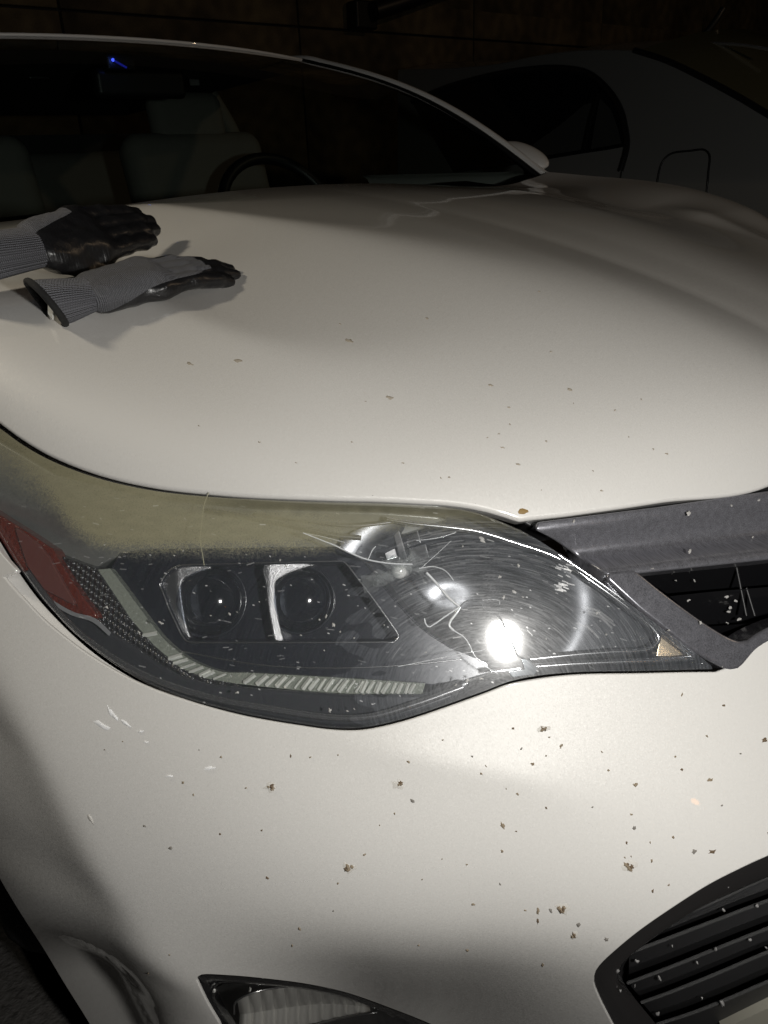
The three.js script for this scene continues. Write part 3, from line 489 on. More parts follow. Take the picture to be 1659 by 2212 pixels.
// ---------------------------------------------------------------- grille beside the headlight
{
  const G = new THREE.Group(); G.name = 'grille'; car.add(G); const add = (n, g, m) => put(n, g, m, G);
  const cavity = std(lin(0.006, 0.006, 0.007), 0.5);
  add('cavity_back', panel([[1140, 1120], [1242, 1105], [1659, 1046], [1960, 1000], [1960, 1480], [1640, 1440], [1560, 1450]], 26, onBody(-0.10)), cavity);
  add('seal_strip', panel([[1128, 1122], [1150, 1116], [1242, 1106], [1422, 1082], [1659, 1049], [1960, 1006], [1960, 1050], [1659, 1092], [1422, 1124], [1180, 1150]], 12, onBody(-0.018), { lip: [0.002, 0.02, 3] }), blackPlastic);
  // chrome bar: an upper hollow face and a lower face
  const barOff = (x, y) => { const top = lerp(1133, 1062, (x - 1163) / 496), mid = lerp(1196, 1147, (x - 1242) / 417), t = (y - top) / (mid - top); return t < 1 ? -0.003 - 0.020 * smooth(0.05, 1, t) : -0.023 + 0.024 * smooth(0, 1, (y - mid) / 52); };
  const BAR = [...flow([[1163, 1142], [1164, 1133], [1176, 1130]], 6), [1422, 1099], [1659, 1064], [1960, 1020], [1960, 1165], [1659, 1203], [1500, 1220], [1368, 1234], [1318, 1239], [1242, 1191], [1200, 1164]];
  add('chrome_bar', panel(BAR, 8, onBody(barOff), { lip: [0.002, 0.014, 3] }), darkChrome);
  const WEDGE = [...flow([[1320, 1250], [1320, 1243], [1330, 1241]], 5), [1368, 1237], ...flow([[1385, 1250], [1422, 1280], [1476, 1321], [1530, 1359], [1573, 1384], [1600, 1393], [1622, 1390], [1640, 1377], [1659, 1366], [1720, 1340], [1960, 1282]], 50), ...flow([[1960, 1292], [1720, 1350], [1659, 1378], [1642, 1388], [1626, 1401], [1610, 1420], [1593, 1437], [1575, 1438], [1494, 1395], [1440, 1353], [1386, 1311]], 50)];
  add('chrome_wedge', panel(WEDGE, 8, onBody(0.002), { lip: [0.003, 0.03, 4] }), std(lin(0.34, 0.34, 0.36), 0.25, 0.6, { map: rep(dust, 7) }));
  // black slats in the opening
  for (const [a, b, off] of [[[[1372, 1238], [1500, 1226], [1659, 1210], [1960, 1176]], [[1440, 1282], [1540, 1273], [1659, 1263], [1960, 1236]], -0.045], [[[1446, 1288], [1540, 1278], [1659, 1268], [1960, 1240]], [[1520, 1350], [1580, 1345], [1659, 1338], [1960, 1290]], -0.050], [[[1526, 1354], [1590, 1349], [1659, 1342], [1960, 1296]], [[1580, 1390], [1620, 1388], [1659, 1384], [1960, 1350]], -0.06]])
    add('slat', bar(bodyPts(flow(a, 24), off + 0.012), bodyPts(flow(b, 24), off - 0.022), inward(1550, 1300).multiplyScalar(0.006)), blackGloss);
  for (const [x0, y0, x1, y1] of [[1588, 1212, 1612, 1330], [1612, 1270, 1630, 1330]]) add('slat_rib', tube(bodyPts([[x0, y0], [(x0 + x1) / 2, (y0 + y1) / 2], [x1, y1]], -0.04), 0.0012, 5), blackPlastic);
  const speck = std(lin(0.40, 0.39, 0.375), 0.7);
  for (const [x, y, r, off] of [[1570, 1288, 8, -0.046], [1575, 1322, 8, -0.052], [1578, 1312, 6, -0.052], [1597, 1338, 7, -0.054], [1488, 1296, 6, -0.046], [1590, 1298, 5, -0.046], [1500, 1254, 4, -0.044], [1460, 1254, 3, -0.044], [1642, 1360, 6, -0.056], [1572, 1346, 4, -0.05], [1514, 1345, 6, 0.003], [1445, 1362, 5, 0.003], [1488, 1108, 8, -0.002], [1367, 1094, 4, -0.012], [1274, 1114, 4, -0.014], [1490, 1192, 7, -0.002], [1626, 1160, 4, -0.02], [1544, 1200, 4, -0.006], [1410, 1228, 4, 0], [1640, 1080, 5, -0.006], [1240, 1126, 5, -0.004], [1580, 1092, 4, -0.006]])
    add('bug_speck', splat(x, y, r * 0.66, onBody(off + 0.002), 0.0007), speck);
}

// ---------------------------------------------------------------- lower intake
{
  const G = new THREE.Group(); G.name = 'lower_intake'; car.add(G); const add = (n, g, m) => put(n, g, m, G);
  const outer = flow([[1960, 1752], [1760, 1808], [1659, 1848], [1600, 1875], [1530, 1911], [1450, 1962], [1380, 2011], [1330, 2052], [1297, 2085], [1285, 2101], [1282, 2112], [1282, 2125], [1291, 2150], [1322, 2212], [1400, 2360], [1450, 2470]], 80);
  const innerE = flow([[1960, 1800], [1760, 1850], [1659, 1892], [1590, 1922], [1495, 1966], [1430, 2008], [1376, 2048], [1345, 2080], [1339, 2100], [1343, 2116], [1358, 2140], [1390, 2180], [1420, 2216], [1500, 2310], [1600, 2470]], 80);
  add('intake_frame', skin(bodyPts(outer, -0.002), bodyPts(innerE, -0.014), { rows: 4, bulge: inward(1350, 2100).multiplyScalar(-0.006) }), phy(lin(0.016, 0.015, 0.015), 0.22, 0, { clearcoat: 0.8, clearcoatRoughness: 0.06 }));
  add('frame_return', skin(bodyPts(innerE, -0.014), bodyPts(innerE.map(([x, y]) => [x + 8, y + 8]), -0.060), { rows: 1 }), blackPlastic);
  add('intake_back', panel([...innerE, [1960, 2470]], 24, onBody(-0.075)), std(lin(0.005, 0.005, 0.006), 0.6));
  const edges = [[[1495, 1968], [1570, 1935], [1659, 1895], [1960, 1800]], [[1359, 2058], [1450, 2024], [1550, 1986], [1659, 1945], [1960, 1840]], [[1356, 2123], [1450, 2088], [1550, 2048], [1659, 2005], [1960, 1895]], [[1386, 2165], [1450, 2142], [1550, 2102], [1659, 2056], [1960, 1940]], [[1420, 2212], [1500, 2186], [1580, 2154], [1659, 2120], [1960, 2000]], [[1470, 2270], [1550, 2250], [1659, 2205], [1960, 2080]], [[1520, 2340], [1600, 2330], [1700, 2300], [1960, 2180]]];
  edges.forEach((e, i) => {
    if (i === edges.length - 1) return;
    const A = flow(e, 40), B = flow(edges[i + 1].map(([x, y]) => [x + 2, y - 6]), 40), pa = bodyPts(A, -0.026), pb = bodyPts(B, -0.052), pm = bodyPts(A.map(([x, y], k) => [lerp(x, B[k][0], 0.55), lerp(y, B[k][1], 0.55)]), -0.028);
    add('intake_slat', mergeGeometries([skin(pa, pm, { rows: 3 }), skin(pm, pb, { rows: 2 })]), texturedPlastic);
    add('slat_lip', tube(pa, 0.0014, 6, 40), std(lin(0.10, 0.10, 0.10), 0.35, 0.1, { bumpMap: rep(grit, 20), bumpScale: 0.0006 }));
  });
  add('lower_sill', bar(bodyPts(flow([[1560, 2225], [1659, 2178], [1960, 2040]], 20), -0.020), bodyPts(flow([[1580, 2262], [1680, 2216], [1960, 2080]], 20), -0.016), inward(1600, 2150).multiplyScalar(0.02)), std(lin(0.25, 0.24, 0.20), 0.5));
  const speck = std(lin(0.24, 0.235, 0.23), 0.8);
  for (const [x, y, r] of [[1497, 1947, 8], [1402, 2003, 7], [1333, 2096, 9], [1340, 2140, 4], [1571, 1915, 6], [1376, 2076, 8], [1424, 2113, 8], [1371, 2130, 4], [1563, 1966, 7], [1636, 1957, 6], [1546, 2050, 6], [1506, 2080, 5], [1375, 2205, 9], [1560, 2168, 10], [1326, 2158, 4], [1356, 2169, 4], [1620, 2030, 5], [1655, 2047, 4], [1380, 2188, 5], [1452, 2043, 3], [1516, 2155, 4], [1364, 2172, 4], [1420, 2190, 7]]) {
    const onFrame = x < 1345 || y < lerp(2060, 1900, (x - 1345) / 314) + 6 ; add('bug_speck', splat(x, y, r * 0.66, onBody(onFrame ? -0.003 : -0.022), 0.0012), speck);
  }
}

// ---------------------------------------------------------------- fog lamp
{
  const G = new THREE.Group(); G.name = 'fog_lamp'; car.add(G); const add = (n, g, m) => put(n, g, m, G);
  const outer = [...flow([[560, 2430], [472, 2212], [446, 2168], [426, 2124], [425, 2112], [434, 2107], [494, 2108], [590, 2117], [670, 2128], [750, 2146], [846, 2180], [929, 2213], [1000, 2247], [1060, 2330]], 90)];
  const innerE = flow([[600, 2430], [512, 2216], [490, 2180], [474, 2150], [470, 2134], [482, 2126], [520, 2124], [590, 2127], [670, 2136], [745, 2153], [836, 2188], [915, 2222], [980, 2256], [1030, 2330]], 90);
  add('fog_bezel', skin(bodyPts(outer, -0.003), bodyPts(innerE, -0.018), { rows: 4, bulge: inward(500, 2150).multiplyScalar(-0.003) }), blackGloss);
  add('fog_bowl', panel([...innerE, [800, 2440]], 14, onBody(-0.046)), std(lin(0.06, 0.06, 0.06), 0.35, 0.5));
  // fluted reflector
  const top = flow([[512, 2160], [548, 2145], [590, 2137], [640, 2131], [690, 2131], [735, 2142], [790, 2165]], 200), bot = flow([[516, 2222], [545, 2228], [590, 2224], [640, 2216], [700, 2206], [766, 2193], [800, 2186]], 200);
  const A = [], M = [], B = []; top.forEach((q, i) => { const w = 0.0035 * Math.abs(Math.sin(i / 200 * Math.PI * 11)); A.push(hitBody(q[0], q[1], -0.018 + w)); M.push(hitBody((q[0] + bot[i][0]) / 2 + 4, (q[1] + bot[i][1]) / 2, -0.026 + w)); B.push(hitBody(bot[i][0], bot[i][1], -0.022 + w)); });
  add('fluted_reflector', mergeGeometries([skin(A, M, { rows: 2 }), skin(M, B, { rows: 2 })]), std(lin(0.78, 0.77, 0.74), 0.16, 0.45));
  add('reflector_rim', tube(bodyPts(flow([[506, 2190], [508, 2166], [548, 2144], [590, 2135], [640, 2129], [690, 2129], [740, 2141], [800, 2168], [850, 2196]], 40), -0.013), 0.0009, 6), satin);
  add('reflector_rim', tube(bodyPts(flow([[640, 2226], [702, 2208], [766, 2194], [815, 2187]], 20), -0.013), 0.0008, 6), satin);
  add('fog_lens', panel([...innerE, [800, 2440]], 14, onBody(-0.009)), phy(lin(0.92, 0.92, 0.91), 0.08, 0, { transmission: 1, thickness: 0 }));
  const speck = std(lin(0.5, 0.5, 0.48), 0.6);
  for (const [x, y, r] of [[463, 2140, 6], [474, 2193, 6], [478, 2204, 7], [540, 2138, 4], [765, 2160, 4]]) add('bug_speck', splat(x, y, r, onBody(-0.010), 0.001), speck);
}

// ---------------------------------------------------------------- dried insects, chips and stains on the paint
{
  const bumper = car.getObjectByName('front_bumper'), hood = car.getObjectByName('hood');
  const brown = std(lin(0.13, 0.09, 0.055), 0.8), tan = std(lin(0.25, 0.20, 0.14), 0.8), grey = std(lin(0.20, 0.185, 0.165), 0.8), pale = std(lin(0.60, 0.58, 0.54), 0.6), white = std(lin(0.85, 0.85, 0.85), 0.5);
  const faint = std(lin(0.36, 0.32, 0.26), 0.8);
  const big = [[1360, 1871, 15], [1217, 1964, 14], [862, 1694, 12], [585, 1701, 13], [755, 1876, 14], [1240, 2021, 9], [1174, 1574, 11]];
  for (const [x, y, r] of big) {
    put('bug_splat', splat(x, y, r * 1.15, onBody(0.0003), 0.0003, 1.3, 0.1), pale, bumper);
    for (let k = 0; k < 5; k++) put('bug_splat', splat(x + (rnd() - 0.6) * r, y + (rnd() - 0.4) * r * 0.7, r * (0.25 + 0.3 * rnd()), onBody(0.0006), 0.0010), k % 2 ? brown : tan, bumper);
  }
  for (const [x, y, r0] of [[1212, 1612, 6], [1162, 1969, 6], [1190, 1968, 6], [1310, 2030, 6], [1250, 1998, 6], [1162, 1991, 6], [1500, 1840, 7], [1540, 1840, 9], [1535, 1685, 7], [1372, 1696, 7], [1652, 1599, 8], [1410, 1926, 5], [1085, 1783, 8], [1085, 1839, 5], [1022, 1954, 5], [1020, 1634, 4], [1150, 1650, 5], [882, 1646, 5], [368, 1832, 6], [312, 1785, 4], [578, 1897, 5], [1135, 1967, 3], [1108, 1574, 4], [1473, 1663, 4], [1474, 1500, 4], [1564, 1524, 4], [1560, 1740, 3], [1454, 1808, 4], [1354, 1821, 4], [1370, 1788, 5], [1118, 1716, 4], [1300, 1624, 3], [1314, 1664, 4], [1126, 1618, 4], [1040, 1671, 4], [1115, 1796, 3], [892, 1730, 6], [1172, 2086, 5], [1050, 1655, 3], [1280, 1744, 3], [1408, 1860, 4], [1350, 1853, 3], [430, 1620, 2], [226, 1620, 2], [265, 1602, 2], [628, 1633, 4], [670, 1636, 3], [395, 1690, 4], [787, 1847, 4], [730, 1909, 3], [366, 2063, 2], [647, 2007, 4], [820, 1783, 2], [720, 1968, 3], [475, 1802, 3], [565, 1794, 3], [885, 1528, 3], [1660, 1800, 4], [1600, 1628, 3], [1180, 1745, 4], [1008, 1868, 3], [955, 1856, 2], [1080, 1910, 3], [1445, 1912, 3]])
    put('bug_splat', splat(x, y, r0 * 0.85, onBody(0.0003), 0.0005), [brown, tan, tan, grey][Math.floor(rnd() * 4)], bumper);
  for (let i = 0; i < 24; i++) { const x = 300 + 1340 * rnd(), y = 1590 + 520 * rnd(); if (y < 1480 + (1300 - Math.min(1300, x)) * 0.1 || (x > 1250 && y > 1880)) continue; put('bug_splat', splat(x, y, 1.6 + 1.6 * rnd(), onBody(0.0003), 0.0006), tan, bumper); }
  for (const [x, y, r, t] of [[220, 1566, 11, 0.5], [270, 1561, 9, 0.6], [238, 1537, 9, 1.0], [248, 1548, 8, 0.9], [303, 1580, 5, 0], [315, 1603, 4, 0], [452, 1660, 8, -0.15], [365, 1676, 6, 0]]) put('paint_chip', splat(x, y, r, onBody(0.0003), 0.0004, 3, t), white, bumper);
  put('paint_chip', splat(194, 1767, 8, onBody(0.0003), 0.0004, 4, 1.1), pale, bumper);
  const hoodMap = (off) => (px, py) => { const p = hitHood(px, py), n = hoodN(p.x, p.z); p.addScaledVector(n, off); return { p, n, uv: [p.x, p.z] }; };
  for (const [x, y, r] of [[754, 736, 8], [410, 786, 7], [514, 779, 8], [842, 859, 7], [1060, 832, 5], [1231, 841, 6], [1100, 880, 4], [922, 688, 4], [1165, 630, 3], [1190, 760, 3], [870, 1000, 3], [1086, 967, 4], [640, 1000, 3], [1120, 1003, 5], [1300, 1060, 4], [560, 955, 3], [760, 955, 3], [735, 700, 3], [1440, 980, 4], [430, 920, 3]]) put('bug_splat', splat(x, y, r * 0.8, hoodMap(0.0002), 0.0004, 2.2, 0.2), faint, hood);
  for (let i = 0; i < 14; i++) { const x = 700 + 800 * rnd(), y = 860 + 200 * rnd(); if (y > 1110 - (x - 1120) * 0.13 - 14 || (x < 1100 && y > 1050)) continue; put('bug_splat', splat(x, y, 1.4 + 1.4 * rnd(), hoodMap(0.0002), 0.0003), faint, hood); }
  put('rust_stain', splat(1130, 1105, 9, hoodMap(0.0003), 0.0003, 1.6, 0.1), std(lin(0.26, 0.17, 0.06), 0.7), hood);
}

// ---------------------------------------------------------------- rest of the white car
{
  const add = (n, g, m) => put(n, g, m, car);
  const xs = []; for (let i = -20; i <= 20; i++) xs.push(i / 20);
  // windscreen: from the cowl up to the header, bowed outwards
  const base = (s) => { const x = 0.765 * s, z = cowlZ(x) - 0.035; return V(x, hoodY(Math.min(Math.abs(x), 0.74), cowlZ(x)) - 0.012, z); };
  const head = (s) => V(0.60 * s, 1.312 - 0.012 * s * s, -1.80 - 0.13 * s * s);
  const glass = phy(lin(0.58, 0.64, 0.61), 0.015, 0, { transmission: 1, thickness: 0, ior: 1.45 });
  add('windscreen', skin(xs.map(base), xs.map(head), { rows: 12, bulge: V(0, 0.035, 0.045) }), glass);
  add('cowl_panel', skin(xs.map((s) => base(s).add(V(0, -0.004, 0.05))), xs.map((s) => base(s).add(V(0, 0.004, -0.035))), { rows: 2 }), blackPlastic);
  add('header_band', skin(xs.map((s) => base(s).lerp(head(s), 0.86).add(V(0, 0.008, 0.012))), xs.map((s) => head(s).add(V(0, -0.006, -0.004))), { rows: 3 }), std(lin(0.004, 0.004, 0.004), 0.3));
  // roof
  const roofRow = (k) => xs.map((s) => { const h = head(s), t = k / 8; return V(s * (0.60 - 0.01 * t), h.y + 0.004 + 0.03 * Math.sin(t * 1.8) - 0.10 * t * t * (0.2 + s * s * 0.3), h.z - 1.35 * t); });
  add('roof', mergeGeometries([...Array(8)].map((_, k) => skin(roofRow(k), roofRow(k + 1)))), paint);
  add('roof_edge', tube(xs.map((s) => head(s).add(V(0, 0.002, 0.002))), 0.004, 8, 80), paint);
  // front pillars
  for (const s of [1, -1]) {
    const pts = []; for (let i = 0; i <= 12; i++) { const t = i / 12, p = base(s).lerp(head(s), t).add(V(0.012 * s, 0.035 * Math.sin(Math.PI * t) * 0.9 + 0.004, 0.045 * Math.sin(Math.PI * t))); pts.push(p); }
    for (const [dz, dy] of [[-0.25, 0.020], [-0.6, 0.020], [-1.1, -0.06]]) pts.push(head(s).add(V(0.012 * s, dy, dz)));
    pts.unshift(base(s).add(V(0.02 * s, -0.03, 0.06)));
    add('windscreen_pillar', tube(pts, 0.011, 10, 80), paint);
    add('pillar_seal', tube(pts.slice(0, 14).map((p) => p.clone().add(V(-0.017 * s, -0.004, 0))), 0.008, 6, 60), std(lin(0.006, 0.006, 0.006), 0.4));
  }
  // door mirror on the far side, its back towards us
  { const a = base(1), d = head(1).sub(a).normalize(), c = a.clone().addScaledVector(d, 0.085).add(V(0.036, 0.014, 0.012)), g = new THREE.SphereGeometry(1, 32, 20).scale(0.072, 0.018, 0.034).applyQuaternion(new THREE.Quaternion().setFromUnitVectors(V(1, 0, 0), d)).translate(c.x, c.y, c.z); add('door_mirror', g, paint); add('mirror_arm', tube([a.clone().add(V(0.02, -0.03, -0.02)), c.clone().add(V(0, -0.012, 0))], 0.012, 8, 8), blackPlastic); }
  // flanks behind the hood edge, each side
  for (const s of [1, -1]) {
    const A = [], B = [], C = []; for (let i = 0; i <= 24; i++) { const z = lerp(-0.60, -1.9, i / 24), x = 0.745 + 0.02 * Math.sin(i / 24 * 3), y = hoodY(0.742, Math.max(z, -1.15)) - 0.005; A.push(V(s * (x + 0.003), y, z)); B.push(V(s * (x + 0.055), y - 0.05, z)); C.push(V(s * (x + 0.085), 0.45, z)); }
    add('fender', mergeGeometries([skin(A, B, { rows: 4, bulge: V(s * 0.012, 0.012, 0) }), skin(B, C, { rows: 3, bulge: V(s * 0.03, 0, 0) })]), paint);
  }
  // near fender beside the lamp and its flange
  add('lamp_flange', skin(bodyPts(flow([[-120, 962], [0, 1170], [50, 1250], [100, 1314], [200, 1409], [300, 1473], [400, 1514]], 50), -0.011), bodyPts(flow([[-120, 1066], [0, 1246], [50, 1302], [100, 1353], [200, 1428], [300, 1482], [400, 1518]], 50), -0.004), { rows: 2, bulge: inward(100, 1340).multiplyScalar(0.003) }), paint);
  add('fender_tip', panel([[-260, 850], [-120, 1005], [0, 1196], [34, 1234], [0, 1246], [-60, 1180], [-260, 930]], 10, onBody(0.0), { lip: [0.001, 0.004, 2] }), paint);
  // inner wheel arch and tyre
  add('wheel_liner', skin(bodyPts(flow(ARCH, 30), -0.004), flow(ARCH, 30).map(([x, y], i, l) => hitBody(x, y, -0.004).add(V(0.22, 0.02, -0.10))), { rows: 2 }), std(lin(0.008, 0.008, 0.008), 0.8));
  { const g = new THREE.TorusGeometry(0.23, 0.085, 20, 60).scale(1, 1, 1.15).rotateY(Math.PI / 2).translate(-0.70, 0.31, -0.82); add('front_tyre', g, std(lin(0.012, 0.012, 0.012), 0.85, 0, { bumpMap: rep(grit, 6), bumpScale: 0.002 })); }
  // cabin: dashboard, seats, roof lining, inner pillar trim, mirror, dash camera
  const trim = std(lin(0.03, 0.03, 0.032), 0.7), cloth = std(lin(0.20, 0.195, 0.175), 0.9), lining = std(lin(0.05, 0.05, 0.048), 0.95);
  add('dashboard', skin(xs.map((s) => base(s).add(V(-0.03 * s, -0.035, -0.03))), xs.map((s) => V(0.70 * s, 0.93, -1.62 - 0.03 * s * s)), { rows: 5, bulge: V(0, 0.035, 0) }), trim);
  add('dashboard_face', skin(xs.map((s) => V(0.70 * s, 0.93, -1.62 - 0.03 * s * s)), xs.map((s) => V(0.68 * s, 0.40, -1.55)), { rows: 2 }), trim);
  add('roof_lining', skin(xs.map((s) => head(s).add(V(0, -0.02, -0.02))), xs.map((s) => V(0.55 * s, 1.24, -3.2)), { rows: 3 }), lining);
  add('rear_shelf', new THREE.BoxGeometry(1.3, 0.9, 0.05).translate(0, 0.72, -3.15), lining);
  add('cabin_floor', new THREE.BoxGeometry(1.36, 0.04, 1.7).translate(0, 0.26, -2.35), trim);
  for (const x of [0.36, -0.36]) {
    const back = new RoundedBoxGeometry(0.46, 0.56, 0.12, 4, 0.055).rotateX(-0.28).translate(x, 0.86, -2.16), rest = new RoundedBoxGeometry(0.24, 0.15, 0.08, 4, 0.04).rotateX(-0.2).translate(x, 1.17, -2.24), seat = new RoundedBoxGeometry(0.48, 0.14, 0.5, 4, 0.06).translate(x, 0.56, -1.92);
    add('seat_back', back, cloth); add('headrest', rest, cloth); add('seat_cushion', seat, cloth);
  }
  add('rear_bench', new RoundedBoxGeometry(1.24, 0.5, 0.14, 4, 0.06).rotateX(-0.25).translate(0, 0.86, -2.98), cloth);
  for (const s of [1, -1]) { add('inner_pillar_trim', tube([V(0.60 * s, 0.94, -2.35), V(0.585 * s, 1.12, -2.37), V(0.53 * s, 1.25, -2.40)], 0.028, 8, 16), std(lin(0.22, 0.21, 0.18), 0.85)); add('door_top', new RoundedBoxGeometry(0.07, 0.5, 1.7, 3, 0.03).translate(0.665 * s, 0.69, -2.3), std(lin(0.10, 0.097, 0.088), 0.8)); }
  add('steering_wheel', new THREE.TorusGeometry(0.17, 0.015, 10, 40).rotateX(-0.5).translate(0.36, 0.90, -1.72), blackPlastic);
  add('rear_view_mirror', new RoundedBoxGeometry(0.22, 0.06, 0.03, 3, 0.014).translate(0.02, 1.215, -1.74), blackPlastic);
  { const c = EYE.clone().addScaledVector(rayDir(248, 128), 1); const t = (-1.70 - EYE.z) / (c.z - EYE.z), p = EYE.clone().addScaledVector(rayDir(248, 128), t); add('dash_camera', new RoundedBoxGeometry(0.07, 0.035, 0.03, 3, 0.008).translate(p.x + 0.02, p.y - 0.004, p.z - 0.03), blackPlastic);
    add('camera_led', new THREE.SphereGeometry(0.0035, 12, 8).translate(p.x, p.y, p.z - 0.012), std(lin(0.02, 0.02, 0.1), 0.4, 0, { emissive: lin(0.06, 0.10, 1.0), emissiveIntensity: 3 })).userData.label = 'tiny blue light of a camera behind the windscreen';
    add('led_strip', tube([p.clone().add(V(0.004, -0.002, -0.012)), p.clone().add(V(0.03, -0.014, -0.014))], 0.0022, 6, 8), std(lin(0.02, 0.02, 0.1), 0.4, 0, { emissive: lin(0.03, 0.04, 0.8), emissiveIntensity: 0.35 }));
    const led = new THREE.PointLight(new THREE.Color(0.1, 0.2, 1), 0.0006); led.name = 'camera_led_light'; led.position.copy(p).add(V(0, 0, -0.002)); led.shadow.radius = 0.15; scene.add(led); }
  { const p = EYE.clone().addScaledVector(rayDir(84, 168), 2.05); add('mirror_bracket', new RoundedBoxGeometry(0.05, 0.008, 0.006, 2, 0.002).translate(p.x, p.y, p.z), chrome); const q = EYE.clone().addScaledVector(rayDir(420, 178), 2.2); add('toll_tag', new RoundedBoxGeometry(0.03, 0.016, 0.004, 2, 0.001).translate(q.x, q.y, q.z), std(lin(0.2, 0.2, 0.2), 0.6)); }
}

// ---------------------------------------------------------------- the place behind
{
  const wallTex = dataTex(512, 512, (x, y) => { const v = 0.62 + 0.16 * n2(x * 0.006, y * 0.006) + 0.10 * n2(x * 0.03, y * 0.03) + 0.08 * (rnd() - 0.5); return [v, v * 0.93, v * 0.80, 1]; }, true);
  const WZ = -4.6, wall = new THREE.Group(); wall.name = 'garage_wall'; wall.userData = { kind: 'structure' }; scene.add(wall);
  put('wall_core', new THREE.BoxGeometry(14, 3.4, 0.2).translate(2, 1.7, WZ - 0.125), std(lin(0.05, 0.045, 0.04), 0.95), wall);
  const at = (px, py) => { const d = rayDir(px, py), t = (WZ - EYE.z) / d.z; return EYE.clone().addScaledVector(d, t); };
  const yj = at(500, 49).y, xj = [at(130, 49).x, at(640, 49).x, at(1018, 120).x], dx = xj[1] - xj[0];
  const cols = [xj[0] - 2 * dx, xj[0] - dx, xj[0], xj[1], xj[2], xj[2] + dx, xj[2] + 2 * dx, xj[2] + 3 * dx, xj[2] + 4 * dx];
  for (let c = 0; c < cols.length - 1; c++) for (const [y0, y1] of [[0.02, yj - 1.1], [yj - 1.1, yj], [yj, yj + 1.0]]) {
    const g = new RoundedBoxGeometry(cols[c + 1] - cols[c] - 0.012, y1 - y0 - 0.012, 0.05, 1, 0.006).translate((cols[c] + cols[c + 1]) / 2, (y0 + y1) / 2, WZ + 0.006 * rnd());
    const p = g.attributes.position, uv = g.attributes.uv; for (let i = 0; i < p.count; i++) uv.setXY(i, p.getX(i) * 0.5 + c * 0.31, p.getY(i) * 0.5);
    put('wall_panel', g, std(lin(0.30, 0.27, 0.21), 0.9, 0, { map: wallTex, bumpMap: rep(grit, 10), bumpScale: 0.003 }), wall);
  }
  const floor = put('garage_floor', new THREE.PlaneGeometry(16, 12).rotateX(-Math.PI / 2).translate(1, 0, 0), std(lin(0.06, 0.058, 0.055), 0.75, 0, { map: rep(dust, 8), bumpMap: rep(grit, 40), bumpScale: 0.003 }), scene); floor.userData = { kind: 'structure' };
  // black pipe bracket on the wall
  const br = thing('pipe_bracket', 'black pipe on a wall bracket high on the garage wall', 'pipe'), bp = (x, y, dz) => at(x, y).add(V(0, 0, dz));
  put('bracket_plate', new RoundedBoxGeometry(0.17, 0.16, 0.12, 2, 0.015).translate(...at(762, 40).add(V(0, 0, 0.10)).toArray()), blackPlastic, br);
  put('pipe', tube([bp(770, 34, 0.2), bp(830, 14, 0.26), bp(900, -14, 0.32), bp(1050, -70, 0.4)], 0.055, 12, 24), blackPlastic, br);
}

